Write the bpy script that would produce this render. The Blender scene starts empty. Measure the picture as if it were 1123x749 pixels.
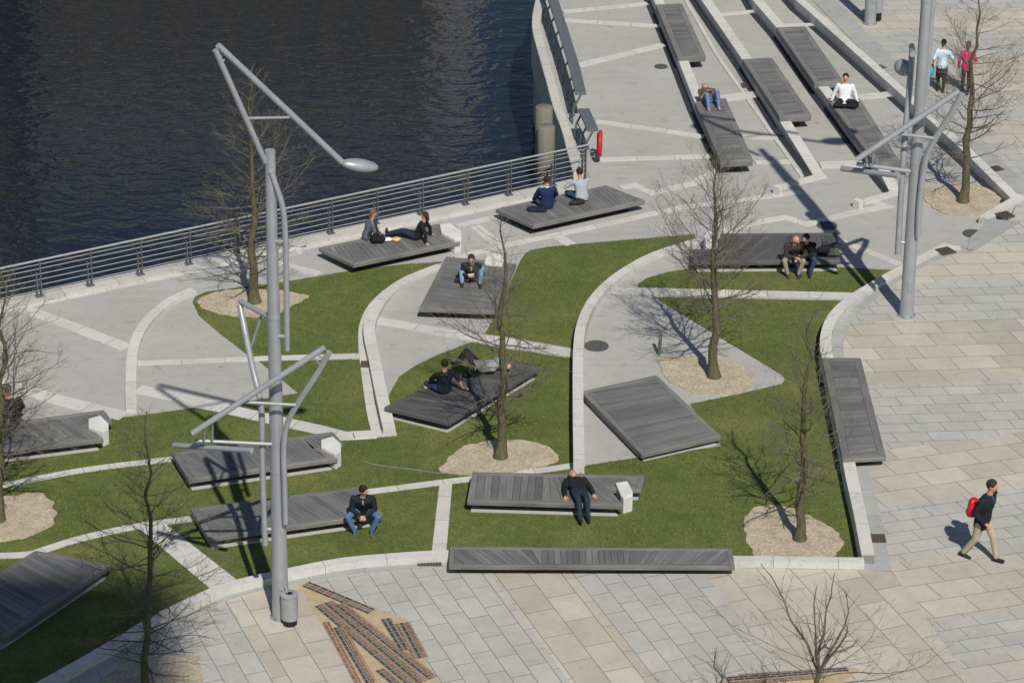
import bpy, bmesh, math, random
from mathutils import Vector, Matrix, noise
R = math.radians
sc = bpy.context.scene
col = sc.collection

# ------------------------------------------------------------------ camera
F, TH, RO, H = 3450.0, R(26), 0.0105, 36.7
fwd = Vector((0, math.cos(TH), -math.sin(TH)))
r0 = Vector((1, 0, 0)); u0 = Vector((0, math.sin(TH), math.cos(TH)))
rt = r0*math.cos(RO)+u0*math.sin(RO); up = u0*math.cos(RO)-r0*math.sin(RO)
EYE = Vector((0, 0, H))
def ray(px, py): return fwd*F+rt*(px-561.5)+up*(374.5-py)
def at(px, py, z=0.0):
    d = ray(px, py); t = (z-H)/d.z
    return EYE+d*t
def at_y(px, py, Y):
    d = ray(px, py); return EYE+d*(Y/d.y)
cd = bpy.data.cameras.new('camera'); cam = bpy.data.objects.new('camera', cd); col.objects.link(cam)
cd.sensor_width = 36; cd.lens = F*36/1123; cd.clip_end = 4000; cd.clip_start = 1
m = Matrix.Identity(4)
for i in range(3):
    m[i][0] = rt[i]; m[i][1] = up[i]; m[i][2] = -fwd[i]; m[i][3] = EYE[i]
cam.matrix_world = m
sc.camera = cam
sc.render.resolution_x, sc.render.resolution_y = 1024, 682

# ------------------------------------------------------------------ world and sun
SEL, SAZ = R(48), R(14)          # shadows go away from the camera (+y) and left by SAZ
sund = Vector((math.sin(SAZ)*math.cos(SEL), -math.cos(SAZ)*math.cos(SEL), math.sin(SEL)))  # towards the sun
w = bpy.data.worlds.new('World'); sc.world = w; w.use_nodes = True
nt = w.node_tree; nt.nodes.clear()
o_ = nt.nodes.new('ShaderNodeOutputWorld'); bg = nt.nodes.new('ShaderNodeBackground'); sk = nt.nodes.new('ShaderNodeTexSky')
sk.sky_type = 'NISHITA'; sk.sun_disc = False; sk.sun_elevation = SEL
sk.sun_rotation = math.atan2(sund.x, sund.y)
sk.air_density = 1.0; sk.dust_density = 0.6
bg.inputs[1].default_value = 0.056
nt.links.new(sk.outputs[0], bg.inputs[0]); nt.links.new(bg.outputs[0], o_.inputs[0])
sl = bpy.data.lights.new('sun', 'SUN'); sl.energy = 3.6; sl.angle = R(0.53); sl.color = (1, 0.945, 0.85)
so = bpy.data.objects.new('sun', sl); col.objects.link(so)
so.rotation_euler = sund.to_track_quat('Z', 'Y').to_euler()
sc.view_settings.view_transform = 'Standard'; sc.view_settings.look = 'None'
sc.view_settings.exposure = 0.2; sc.view_settings.gamma = 1

# ------------------------------------------------------------------ materials
def mat(name, rough=0.8, metal=0.0, spec=0.3):
    m = bpy.data.materials.new(name); m.use_nodes = True
    b = m.node_tree.nodes['Principled BSDF']
    b.inputs['Roughness'].default_value = rough; b.inputs['Metallic'].default_value = metal
    b.inputs['Specular IOR Level'].default_value = spec
    return m, m.node_tree, b
def N(t, k, **kw):
    n = t.nodes.new(k)
    for a, v in kw.items():
        if a.startswith('_'): n.inputs[int(a[1:])].default_value = v
        else: setattr(n, a, v)
    return n
def coords(t, rot=0.0, scale=(1, 1, 1), rand=False):
    tc = N(t, 'ShaderNodeTexCoord'); mp = N(t, 'ShaderNodeMapping')
    mp.inputs['Rotation'].default_value = (0, 0, rot); mp.inputs['Scale'].default_value = scale
    t.links.new(tc.outputs['Object'], mp.inputs[0])
    return mp.outputs[0]
def noise_n(t, vec, scale, detail=4, rough=0.6):
    n = N(t, 'ShaderNodeTexNoise'); n.inputs['Scale'].default_value = scale
    n.inputs['Detail'].default_value = detail; n.inputs['Roughness'].default_value = rough
    t.links.new(vec, n.inputs['Vector']); return n.outputs[0]
def ramp(t, fac, stops, interp='LINEAR'):
    r = N(t, 'ShaderNodeValToRGB'); cr = r.color_ramp; cr.interpolation = interp
    while len(cr.elements) < len(stops): cr.elements.new(0.5)
    for e, (p, c) in zip(cr.elements, stops):
        e.position = p; e.color = (c[0], c[1], c[2], 1) if not isinstance(c, (int, float)) else (c, c, c, 1)
    t.links.new(fac, r.inputs[0]); return r.outputs[0]
def mix(t, a, b, f, blend='MIX'):
    n = N(t, 'ShaderNodeMix'); n.data_type = 'RGBA'; n.blend_type = blend
    for s, v in ((0, f), (6, a), (7, b)):
        if hasattr(v, 'links') or hasattr(v, 'is_linked'): t.links.new(v, n.inputs[s])
        else: n.inputs[s].default_value = v if isinstance(v, (int, float)) else (*v, 1)
    return n.outputs[2]
def bump(t, b, h, strength=0.3, dist=0.02):
    n = N(t, 'ShaderNodeBump'); n.inputs['Strength'].default_value = strength; n.inputs['Distance'].default_value = dist
    t.links.new(h, n.inputs['Height']); t.links.new(n.outputs[0], b.inputs['Normal'])
def math_n(t, op, a, b=0.0):
    n = N(t, 'ShaderNodeMath', operation=op)
    for s, v in ((0, a), (1, b)):
        if isinstance(v, (int, float)): n.inputs[s].default_value = v
        else: t.links.new(v, n.inputs[s])
    return n.outputs[0]
def flat(name, c, rough=0.7, metal=0.0, var=0.12, nscale=12, spec=0.3, bmp=0.0):
    m, t, b = mat(name, rough, metal, spec)
    v = coords(t); n = noise_n(t, v, nscale)
    lo = tuple(x*(1-var) for x in c); hi = tuple(min(1, x*(1+var)) for x in c)
    t.links.new(ramp(t, n, [(0.3, lo), (0.7, hi)]), b.inputs['Base Color'])
    if bmp: bump(t, b, n, bmp, 0.01)
    return m
M = {}
def concrete(name, c, patch=0.10, fine=0.10):
    m, t, b = mat(name, 0.9)
    v = coords(t)
    n1 = noise_n(t, v, 0.35, 5, 0.6); n2 = noise_n(t, v, 38, 3, 0.7); n3 = noise_n(t, v, 3.0, 5, .7)
    a = ramp(t, n1, [(0.3, tuple(x*(1-patch) for x in c)), (0.7, tuple(x*(1+patch) for x in c))])
    a = mix(t, a, ramp(t, n2, [(0.3, 1-fine), (0.7, 1+fine*.6)]), 1.0, 'MULTIPLY')
    a = mix(t, a, ramp(t, n3, [(0.25, 0.86), (0.5, 1.0)]), 1.0, 'MULTIPLY')
    st = noise_n(t, v, 1.15, 7, .78); a = mix(t, a, ramp(t, st, [(0.335, (.74, .74, .72)), (0.40, (1, 1, 1))]), 1.0, 'MULTIPLY')
    # faint streaks left by cleaning and water
    v2 = coords(t, 0.5, (0.25, 3.0, 1)); n4 = noise_n(t, v2, 1.2, 5, .75)
    a = mix(t, a, ramp(t, n4, [(0.3, 0.90), (0.5, 1.0)]), 1.0, 'MULTIPLY')
    t.links.new(a, b.inputs['Base Color']); bump(t, b, n2, 0.25, 0.004)
    return m
M['concrete'] = concrete('promenade_concrete', (0.40, 0.395, 0.375), .07, .08)
M['band'] = None
def slabbed(name, c, length, var=0.07):
    m, t, b = mat(name, 0.85)
    v = coords(t); n2 = noise_n(t, v, 30, 3, .7); n3 = noise_n(t, v, 1.7, 5, .7)
    a = mix(t, c, ramp(t, n3, [(0.3, 1-var*1.6), (0.65, 1.03)]), 1.0, 'MULTIPLY')
    a = mix(t, a, ramp(t, n2, [(0.3, 1-var), (0.7, 1+var*.5)]), 1.0, 'MULTIPLY')
    at_ = N(t, 'ShaderNodeAttribute', attribute_name='run')      # distance along the strip
    st = noise_n(t, v, 4.5, 7, .8); a = mix(t, a, ramp(t, st, [(0.36, (.80, .79, .75)), (0.46, (1, 1, 1))]), 1.0, 'MULTIPLY')
    s = math_n(t, 'FRACT', math_n(t, 'DIVIDE', at_.outputs['Fac'], length))
    j = math_n(t, 'LESS_THAN', s, 0.014/length*1.2)
    tile = N(t, 'ShaderNodeTexWhiteNoise', noise_dimensions='1D')
    t.links.new(math_n(t, 'FLOOR', math_n(t, 'DIVIDE', at_.outputs['Fac'], length)), tile.inputs['W'])
    a = mix(t, a, ramp(t, tile.outputs['Value'], [(0, 0.93), (1, 1.04)]), 1.0, 'MULTIPLY')
    a = mix(t, a, (0.13, 0.13, 0.12), math_n(t, 'MULTIPLY', j, .75))
    t.links.new(a, b.inputs['Base Color']); bump(t, b, n2, 0.2, 0.003)
    return m
M['band'] = slabbed('pale_stone_band', (0.57, 0.56, 0.53), 1.15)
M['kerbstone'] = slabbed('kerb_stone', (0.59, 0.58, 0.55), 1.5)
M['border'] = slabbed('grey_border_stone', (0.37, 0.38, 0.37), 1.3)
M['quay'] = slabbed('quay_coping_stone', (0.52, 0.51, 0.47), 1.6)
def grass_mat():
    m, t, b = mat('lawn_grass', 0.85, 0, 0.15)
    v = coords(t)
    n1 = noise_n(t, v, 0.45, 5, .65); n2 = noise_n(t, v, 22, 4, .8); n3 = noise_n(t, v, 3.2, 5, .75)
    v2 = coords(t, 0, (1, .35, 1)); n5 = noise_n(t, v2, 60, 2, .8)
    a = ramp(t, n1, [(0.3, (0.092, 0.122, 0.035)), (0.52, (0.122, 0.152, 0.047)), (0.72, (0.172, 0.184, 0.066))])
    a = mix(t, a, ramp(t, n3, [(0.3, (0.78, 0.83, 0.8)), (0.5, (1, 1, 1)), (0.66, (1.30, 1.16, 1.0)), (0.78, (1.7, 1.4, 1.35))]), 1.0, 'MULTIPLY')
    a = mix(t, a, ramp(t, n2, [(0.28, 0.55), (0.5, 1.0), (0.75, 1.4)]), 1.0, 'MULTIPLY')
    a = mix(t, a, ramp(t, n5, [(0.3, 0.7), (0.7, 1.25)]), 1.0, 'MULTIPLY')
    t.links.new(a, b.inputs['Base Color'])
    bump(t, b, math_n(t, 'ADD', n2, n5), 0.6, 0.03)
    return m
M['grass'] = grass_mat()
def gravel_mat():
    m, t, b = mat('tan_gravel', 0.95)
    v = coords(t)
    vo = N(t, 'ShaderNodeTexVoronoi'); vo.inputs['Scale'].default_value = 26; t.links.new(v, vo.inputs['Vector'])
    n1 = noise_n(t, v, 2.2, 5, .7); n2 = noise_n(t, v, 14, 4, .8)
    a = ramp(t, vo.outputs['Color'], [(0.0, (0.38, 0.32, 0.235)), (0.5, (0.46, 0.39, 0.285)), (1, (0.56, 0.49, 0.37))])
    a = mix(t, a, ramp(t, n1, [(0.3, 0.75), (0.65, 1.08)]), 1.0, 'MULTIPLY')
    a = mix(t, a, ramp(t, n2, [(0.25, 0.6), (0.55, 1.05)]), 1.0, 'MULTIPLY')
    t.links.new(a, b.inputs['Base Color']); bump(t, b, vo.outputs['Distance'], 0.4, 0.02)
    return m
M['gravel'] = gravel_mat()
def wood_mat(name, c, var=0.25):
    m, t, b = mat(name, 0.75, 0, 0.35)
    v = coords(t)
    at_ = N(t, 'ShaderNodeAttribute', attribute_name='tone')
    uv = N(t, 'ShaderNodeAttribute', attribute_name='grain')
    n1 = noise_n(t, uv.outputs['Vector'], 1.0, 5, .7); n2 = noise_n(t, v, 1.1, 4, .6)
    a = mix(t, c, ramp(t, n1, [(0.3, 1-var), (0.7, 1+var)]), 1.0, 'MULTIPLY')
    a = mix(t, a, ramp(t, n2, [(0.3, 0.84), (0.7, 1.14)]), 1.0, 'MULTIPLY')
    a = mix(t, a, ramp(t, at_.outputs['Fac'], [(0.0, (0.70, 0.70, 0.71)), (0.5, (1, 1, 1)), (1.0, (1.36, 1.31, 1.24))]), 1.0, 'MULTIPLY')
    t.links.new(a, b.inputs['Base Color']); bump(t, b, n1, 0.3, 0.004)
    return m
M['wood'] = wood_mat('weathered_wood', (0.150, 0.152, 0.153))
M['wood_edge'] = wood_mat('weathered_edge_wood', (0.150, 0.150, 0.148))
M['wood_dark'] = wood_mat('dark_wood', (0.088, 0.090, 0.094))
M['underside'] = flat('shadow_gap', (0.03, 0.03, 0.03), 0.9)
M['block'] = flat('white_concrete_block', (0.62, 0.615, 0.59), 0.8, var=.10, nscale=3)
M['footing'] = flat('footing_concrete', (0.46, 0.45, 0.42), .85, var=.08)
M['steel'] = flat('galvanised_steel', (0.36, 0.375, 0.405), 0.40, 0.30, var=.08, nscale=3, spec=.5)
M['steel_dark'] = flat('grey_painted_steel', (0.17, 0.185, 0.20), 0.45, 0.4, var=.1)
M['rail'] = flat('rail_steel', (0.46, 0.46, 0.47), 0.35, 0.4, var=.1)
M['rust'] = flat('rusty_grate', (0.10, 0.068, 0.048), 0.9, var=.4, nscale=40)
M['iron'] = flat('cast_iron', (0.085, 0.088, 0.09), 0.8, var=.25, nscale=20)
M['step_shade'] = flat('step_shade_dark', (0.035, 0.04, 0.048), 0.5, var=.15)  # near black, painted shade for the left side of the terrace steps
M['dark'] = flat('black_plastic', (0.015, 0.016, 0.018), 0.5)
M['red'] = flat('red_plastic', (0.55, 0.02, 0.025), 0.45)
M['white'] = flat('white_plastic', (0.75, 0.75, 0.72), 0.5)
def bark_mat():
    m, t, b = mat('bark', 0.9, 0, .1)
    v = coords(t, 0, (1, 1, .3)); n = noise_n(t, v, 16, 5, .75); n2 = noise_n(t, coords(t), 1.3)
    a = ramp(t, n, [(0.3, (0.060, 0.052, 0.033)), (0.7, (0.165, 0.150, 0.100))])
    a = mix(t, a, ramp(t, n2, [(0.35, (1, .97, .95)), (0.7, (0.93, 1.0, 0.80))]), 1.0, 'MULTIPLY')
    t.links.new(a, b.inputs['Base Color']); bump(t, b, n, .6, .02); return m
M['bark'] = bark_mat()
M['twig'] = flat('twig_bark', (0.125, 0.113, 0.085), 0.85, var=.3, nscale=3)
M['pile'] = wood_mat('pile_timber', (0.165, 0.158, 0.13))

# water
def water_mat():
    m, t, b = mat('harbour_water', 0.02, 0, 0.5)
    b.inputs['Base Color'].default_value = (0.008, 0.013, 0.024, 1); b.inputs['IOR'].default_value = 1.38
    v = coords(t, R(-4), (0.75, 1.25, 1))
    n1 = noise_n(t, v, 1.25, 2, .5); n1.node.inputs['Distortion'].default_value = 0.5; n2 = noise_n(t, v, 3.2, 3, .55); n3 = noise_n(t, coords(t, R(6)), 0.07, 3, .5)
    sp_ = N(t, 'ShaderNodeSeparateXYZ'); t.links.new(coords(t), sp_.inputs[0])
    far = N(t, 'ShaderNodeMapRange'); far.inputs['From Min'].default_value = 84; far.inputs['From Max'].default_value = 108
    t.links.new(math_n(t, 'ADD', sp_.outputs[1], math_n(t, 'MULTIPLY', n3, 26.0)), far.inputs['Value'])
    calm = ramp(t, far.outputs[0], [(0.25, 0.35), (0.80, 1.0)])
    h = math_n(t, 'ADD', math_n(t, 'MULTIPLY', n1, 1.0), math_n(t, 'MULTIPLY', n2, 0.36))
    h = math_n(t, 'MULTIPLY', h, calm)
    bump(t, b, h, 0.7, 0.048)
    return m
M['water'] = water_mat()

# ------------------------------------------------------------------ mesh helpers
def tag(o, label=None, cat=None, group=None, kind=None):
    if label: o['label'] = label
    if cat: o['category'] = cat
    if group: o['group'] = group
    if kind: o['kind'] = kind
    return o
def empty(name, loc, label, cat, group=None, rz=0.0):
    o = bpy.data.objects.new(name, None); col.objects.link(o)
    o.location = loc; o.rotation_euler = (0, 0, rz); o.empty_display_size = .3
    return tag(o, label, cat, group)
def link(name, me, mt, parent=None, smooth=False):
    o = bpy.data.objects.new(name, me); col.objects.link(o)
    if mt is not None: me.materials.append(mt)
    if parent is not None: o.parent = parent
    if smooth:
        for p in me.polygons: p.use_smooth = True
    return o
class MB:
    """collects geometry in WORLD coordinates; build() moves it to its parent's frame"""
    def __init__(s): s.v = []; s.f = []; s.tone = []; s.run = []; s.grain = []
    def face(s, idx): s.f.append(tuple(idx))
    def prism(s, pts, z0, z1, tone=0.5, run=None, gdir=None):
        n = len(pts); b = len(s.v)
        def zz(z, p): return z(p) if callable(z) else z
        for p in pts: s.v.append(Vector((p[0], p[1], zz(z1, p))))
        for p in pts: s.v.append(Vector((p[0], p[1], zz(z0, p))))
        area = sum(pts[i][0]*pts[(i+1) % n][1]-pts[(i+1) % n][0]*pts[i][1] for i in range(n))
        top = list(range(b, b+n)); bot = list(range(b+n, b+2*n))
        if area < 0: s.face(top[::-1]); s.face(bot)
        else: s.face(top); s.face(bot[::-1])
        for i in range(n):
            j = (i+1) % n
            q = (b+i, b+n+i, b+n+j, b+j)
            s.face(q if area > 0 else q[::-1])
        g = gdir or Vector((1, 0, 0)); off = random.random()*50
        for k in range(2):
            for i, p in enumerate(pts):
                s.tone.append(tone); s.run.append(run[i] if run else 0.0)
                pv = Vector((p[0], p[1], 0)); s.grain.append(Vector((pv.dot(g)*1.2+off, pv.dot(Vector((-g.y, g.x, 0)))*28, k*.5+off)))
    def tube(s, pts, rad, seg=8, cap=True, tone=.5):
        pts = [Vector(p) for p in pts]
        if isinstance(rad, (int, float)): rad = [rad]*len(pts)
        b = len(s.v); n = len(pts); prev = None
        for i, p in enumerate(pts):
            d = (pts[min(i+1, n-1)]-pts[max(i-1, 0)])
            if d.length < 1e-9: d = Vector((0, 0, 1))
            d.normalize()
            if prev is None:
                a = d.cross(Vector((0, 0, 1)))
                if a.length < .05: a = d.cross(Vector((0, 1, 0)))
            else: a = prev-d*prev.dot(d)
            a.normalize(); prev = a; c = d.cross(a)
            for k in range(seg):
                t = 2*math.pi*k/seg
                s.v.append(p+(a*math.cos(t)+c*math.sin(t))*rad[i])
                s.tone.append(tone); s.run.append(0); s.grain.append(Vector((p.z*.6, k*3, 0)))
        for i in range(n-1):
            for k in range(seg):
                k2 = (k+1) % seg
                s.face((b+i*seg+k, b+i*seg+k2, b+(i+1)*seg+k2, b+(i+1)*seg+k))
        if cap:
            s.face([b+k for k in range(seg)][::-1]); s.face([b+(n-1)*seg+k for k in range(seg)])
    def ellipsoid(s, c, r, rot=None, seg=12, rings=8):
        c = Vector(c); b = len(s.v)
        for i in range(rings+1):
            ph = math.pi*i/rings
            for k in range(seg):
                t = 2*math.pi*k/seg
                q = Vector((r[0]*math.sin(ph)*math.cos(t), r[1]*math.sin(ph)*math.sin(t), r[2]*math.cos(ph)))
                if rot is not None: q = rot @ q
                s.v.append(c+q); s.tone.append(.5); s.run.append(0); s.grain.append(q)
        for i in range(rings):
            for k in range(seg):
                k2 = (k+1) % seg
                s.face((b+i*seg+k, b+(i+1)*seg+k, b+(i+1)*seg+k2, b+i*seg+k2))
    def box(s, c, size, rz=0.0, tone=.5):
        c = Vector(c); hx, hy, hz = (x/2 for x in size); ca, sa = math.cos(rz), math.sin(rz)
        pts = [(c.x+x*ca-y*sa, c.y+x*sa+y*ca) for x, y in ((-hx, -hy), (hx, -hy), (hx, hy), (-hx, hy))]
        s.prism(pts, c.z-hz, c.z+hz, tone, gdir=Vector((ca, sa, 0)))
    def mesh(s, name, origin=None):
        me = bpy.data.meshes.new(name)
        o = origin or Vector((0, 0, 0))
        me.from_pydata([tuple(v-o) for v in s.v], [], s.f); 
        for nm, arr in (('tone', s.tone), ('run', s.run)):
            a = me.attributes.new(nm, 'FLOAT', 'POINT')
            a.data.foreach_set('value', arr)
        a = me.attributes.new('grain', 'FLOAT_VECTOR', 'POINT')
        a.data.foreach_set('vector', [x for g in s.grain for x in g])
        bm = bmesh.new(); bm.from_mesh(me)
        bmesh.ops.triangulate(bm, faces=[f for f in bm.faces if len(f.verts) > 4], ngon_method='EAR_CLIP')
        bm.to_mesh(me); bm.free(); me.update()
        return me
    def build(s, name, mt, parent=None, smooth=False, bevel=0.0, label=None):
        org = Vector(parent_world(parent)) if parent is not None else None
        me = s.mesh(name, org)
        o = link(name, me, mt, parent, smooth)
        if bevel:
            bv = o.modifiers.new('bevel', 'BEVEL'); bv.width = bevel; bv.segments = 2; bv.limit_method = 'ANGLE'
        if smooth:
            try:
                me.polygons.foreach_set('use_smooth', [True]*len(me.polygons))
                bm = bmesh.new(); bm.from_mesh(me)
                for e in bm.edges:
                    if len(e.link_faces) == 2 and e.calc_face_angle(0) > R(50): e.smooth = False
                bm.to_mesh(me); bm.free()
            except Exception: pass
        if label: o['label'] = label
        return o
def parent_world(p):
    v = Vector((0, 0, 0))
    while p is not None: v = v+p.location; p = p.parent
    return v
def W(pts, z): return [at(x, y, z) for x, y in pts]
def structure(name, mb, mt, bevel=0.0):
    o = mb.build(name, mt, None, bevel=bevel); o['kind'] = 'structure'; return o
def area_slab(name, pts, z, mt, depth=0.6, world=None):
    mb = MB(); p = W(pts, z)+(world or [])
    d0 = (p[1]-p[0]).normalized() if name != 'path_band' else (p[2]-p[1]).normalized()
    mb.prism(p, z-depth, z, run=[(q-p[0]).dot(d0)+60.3 for q in p]); return structure(name, mb, mt)
def strip_mesh(mb, P, wl, wr, z0, z1, zs=None):
    """strip along world polyline P, wl to the left and wr to the right"""
    n = len(P); L = []; Rr = []; run = [0.0]
    for i in range(n):
        if i: run.append(run[-1]+(P[i]-P[i-1]).length)
        d1 = (P[i]-P[i-1]).normalized() if i else None
        d2 = (P[i+1]-P[i]).normalized() if i < n-1 else None
        d1 = d1 or d2; d2 = d2 or d1
        n1 = Vector((-d1.y, d1.x, 0)); n2 = Vector((-d2.y, d2.x, 0)); nn = (n1+n2)
        nn.normalize(); k = 1/max(0.4, nn.dot(n1))
        L.append(P[i]+nn*wl*k); Rr.append(P[i]-nn*wr*k)
    b = len(mb.v)
    for i in range(n):
        zt = zs[i] if zs else z1
        for q, z in ((L[i], zt), (Rr[i], zt), (L[i], z0), (Rr[i], z0)):
            mb.v.append(Vector((q.x, q.y, z))); mb.tone.append(.5); mb.run.append(run[i]); mb.grain.append(q.copy())
    for i in range(n-1):
        a = b+i*4; c = a+4
        mb.face((a, a+1, c+1, c)); mb.face((a, c, c+2, a+2)); mb.face((a+1, a+3, c+3, c+1))
        mb.face((a+2, c+2, c+3, a+3))
    mb.face((b, b+2, b+3, b+1)); e = b+(n-1)*4; mb.face((e, e+1, e+3, e+2))
def smooth_px(pts, sub=5):
    out = []
    n = len(pts)
    for i in range(n-1):
        p0 = pts[max(i-1, 0)]; p1 = pts[i]; p2 = pts[i+1]; p3 = pts[min(i+2, n-1)]
        for k in range(sub):
            t = k/sub
            out.append(tuple(0.5*((2*p1[j])+(-p0[j]+p2[j])*t+(2*p0[j]-5*p1[j]+4*p2[j]-p3[j])*t*t+(-p0[j]+3*p1[j]-3*p2[j]+p3[j])*t**3) for j in range(len(p1))))
    out.append(pts[-1]); return out
def closed_px(pts, sub=5):
    n = len(pts); out = []
    for i in range(n):
        p0, p1, p2, p3 = pts[i-1], pts[i], pts[(i+1) % n], pts[(i+2) % n]
        for k in range(sub):
            t = k/sub
            out.append(tuple(0.5*((2*p1[j])+(-p0[j]+p2[j])*t+(2*p0[j]-5*p1[j]+4*p2[j]-p3[j])*t*t+(-p0[j]+3*p1[j]-3*p2[j]+p3[j])*t**3) for j in range(len(p1))))
    return out
BZ = [0.0]
def band(name, px, w, z=0.008, mt='band', curve=False, base=0.0, depth=None):
    BZ[0] += .0006; z = z+BZ[0]
    if curve: px = smooth_px(px)
    P = [at(x, y, z) for x, y in px]; P = [Vector((p.x, p.y, 0)) for p in P]
    mb = MB(); strip_mesh(mb, P, w/2, w/2, base if depth is None else z-depth, z)
    return structure(name, mb, M[mt])

# ------------------------------------------------------------------ ground, water
WZ = -3.2
mb = MB(); mb.prism([(-900, -300), (900, -300), (900, 1500), (-900, 1500)], WZ-.5, WZ)
structure('water', mb, M['water'])
qe = [(-60, 343), (0, 330), (240, 279), (450, 235), (632, 196)]
qr = [(626, 175), (619, 150), (612, 128), (604, 100), (597, 75), (590, 52), (586, 33), (587, 15), (592, -5), (604, -40), (618, -80)]
edge = [at(x, y, 0) for x, y in qe+qr]
A0 = edge[0]; A1 = edge[1]; dirL = (A0-A1).normalized()
farL = A0+dirL*160
e_end = edge[-1]
land = [farL]+edge+[Vector((e_end.x+30, 330, 0)), Vector((260, 330, 0)), Vector((260, -160, 0)), Vector((farL.x, -160, 0))]
mb = MB(); mb.prism(land, WZ-1, 0.0); structure('promenade_ground', mb, M['concrete'])

# quay coping
P = [Vector((p.x, p.y, 0)) for p in [farL]+[at(x, y, 0.10) for x, y in qe]]
mb = MB(); strip_mesh(mb, P, 0.06, 0.44, -0.4, 0.10); structure('quay_kerb', mb, M['quay'])
band('path_band', [(-60, 354), (0, 341), (120, 316), (240, 291), (350, 268), (450, 246), (545, 226), (600, 213)], 0.30)

# lawns
GZ = 0.006
def lawn(pts, z=GZ): 
    o = area_slab('lawn', pts, z, M['grass'], depth=0.2); return o
lawn([(211, 331), (214, 325), (226, 320), (262, 315), (300, 311), (330, 306), (384, 297), (440, 290), (486, 287), (460, 299), (432, 315), (412, 334), (403, 355), (400, 390), (275, 392), (266, 385), (240, 365), (218, 346)])
lawn([(284, 396), (400, 394), (403, 420), (413, 474), (393, 476), (340, 466), (250, 443), (327, 431)])
lawnL = [(-90, 640), (-90, 478), (20, 486), (90, 478), (123, 459), (171, 453), (213, 447), (240, 452), (300, 466), (375, 482), (412, 477), (430, 474),
  (424, 440), (430, 426), (438, 413), (455, 401), (480, 389), (517, 375), (533, 378), (560, 383), (636, 394), (636, 511), (703, 501), (791, 489), (756, 443), (800, 434), (857, 421), (861, 416),
  (857, 411), (717, 326), (740, 326), (935, 330), (918, 347), (908, 370), (905, 392), (930, 500), (950, 618), (805, 618), (492, 618), (473, 612), (420, 616), (367, 621), (300, 636), (262, 645), (233, 654), (168, 684), (128, 708), (43, 757), (-30, 800), (-90, 800)]
lawn(lawnL)
lawn(closed_px([(700, 311), (709, 305), (733, 298), (760, 294), (800, 293)], 1)+[(900, 292), (975, 296), (984, 296), (955, 312), (935, 321), (700, 315)])
lawn([(762, 257), (700, 262), (640, 267), (600, 271), (583, 274), (576, 278), (571, 285), (541, 350), (532, 366), (560, 370), (636, 383), (636, 350), (650, 328), (676, 303), (711, 284), (762, 264)])

LAWNS = [o for o in col.objects if o.name.startswith('lawn')]
def grass_blades():
    rnd = random.Random(4); v = []; f = []; tn = []
    from mathutils.bvhtree import BVHTree
    from mathutils.geometry import tessellate_polygon
    vl = bpy.context.view_layer; vl.update(); dg = bpy.context.evaluated_depsgraph_get()
    bedp = [[at(x, y, 0) for x, y in closed_px(bd, 3)] for bd in beds_px]
    def inside(p, poly):
        c = False; j = len(poly)-1
        for i in range(len(poly)):
            a, b = poly[i], poly[j]
            if (a.y > p.y) != (b.y > p.y) and p.x < (b.x-a.x)*(p.y-a.y)/(b.y-a.y)+a.x: c = not c
            j = i
        return c
    for o in LAWNS:
        me = o.data
        for p in me.polygons:
            if p.normal.z < .5 or p.center.z < 0: continue
            q = [me.vertices[i].co for i in p.vertices]
            tris = [(q[0], q[i], q[i+1]) for i in range(1, len(q)-1)]
            for a, b, c in tris:
                ar = (b-a).cross(c-a).length/2
                for _ in range(int(ar*330)):
                    s_, t_ = rnd.random(), rnd.random()
                    if s_+t_ > 1: s_, t_ = 1-s_, 1-t_
                    w = a+(b-a)*s_+(c-a)*t_
                    if abs(w.x) > 22 or w.y < 56: continue
                    nn = noise.noise(Vector((w.x*.9, w.y*.9, 0)))+.5*noise.noise(Vector((w.x*3.1, w.y*3.1, 3)))
                    if rnd.random() > .62+nn*.9: continue
                    hit = sc.ray_cast(dg, Vector((w.x, w.y, 3)), Vector((0, 0, -1)))
                    if not hit[0] or not hit[4].name.startswith('lawn'): continue
                    h = (.030+.022*rnd.random())*(1+.5*nn); an = rnd.random()*6.28
                    dx, dy = math.cos(an)*.011, math.sin(an)*.011
                    lx, ly = rnd.gauss(0, .018), rnd.gauss(0, .018)
                    k = len(v)
                    v.append((w.x-dx, w.y-dy, w.z-.003)); v.append((w.x+dx, w.y+dy, w.z-.003)); v.append((w.x+lx, w.y+ly, w.z+h))
                    f.append((k, k+1, k+2)); g = min(1, max(0, .5+nn*.5+rnd.gauss(0, .25))); tn += [g, g, g]
    me = bpy.data.meshes.new('grass_blades'); me.from_pydata(v, [], f)
    at_ = me.attributes.new('tone', 'FLOAT', 'POINT'); at_.data.foreach_set('value', tn)
    m, t, b = mat('grass_blade', .7, 0, .2); ta = N(t, 'ShaderNodeAttribute', attribute_name='tone')
    t.links.new(ramp(t, ta.outputs['Fac'], [(0, (.088, .120, .034)), (.5, (.132, .162, .047)), (.85, (.165, .175, .065)), (1, (.205, .195, .09))]), b.inputs['Base Color'])
    o = link('grass_blades', me, m); tag(o, 'short green grass blades growing over all the lawns', 'grass', kind='stuff')
GRASS = grass_blades

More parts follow.
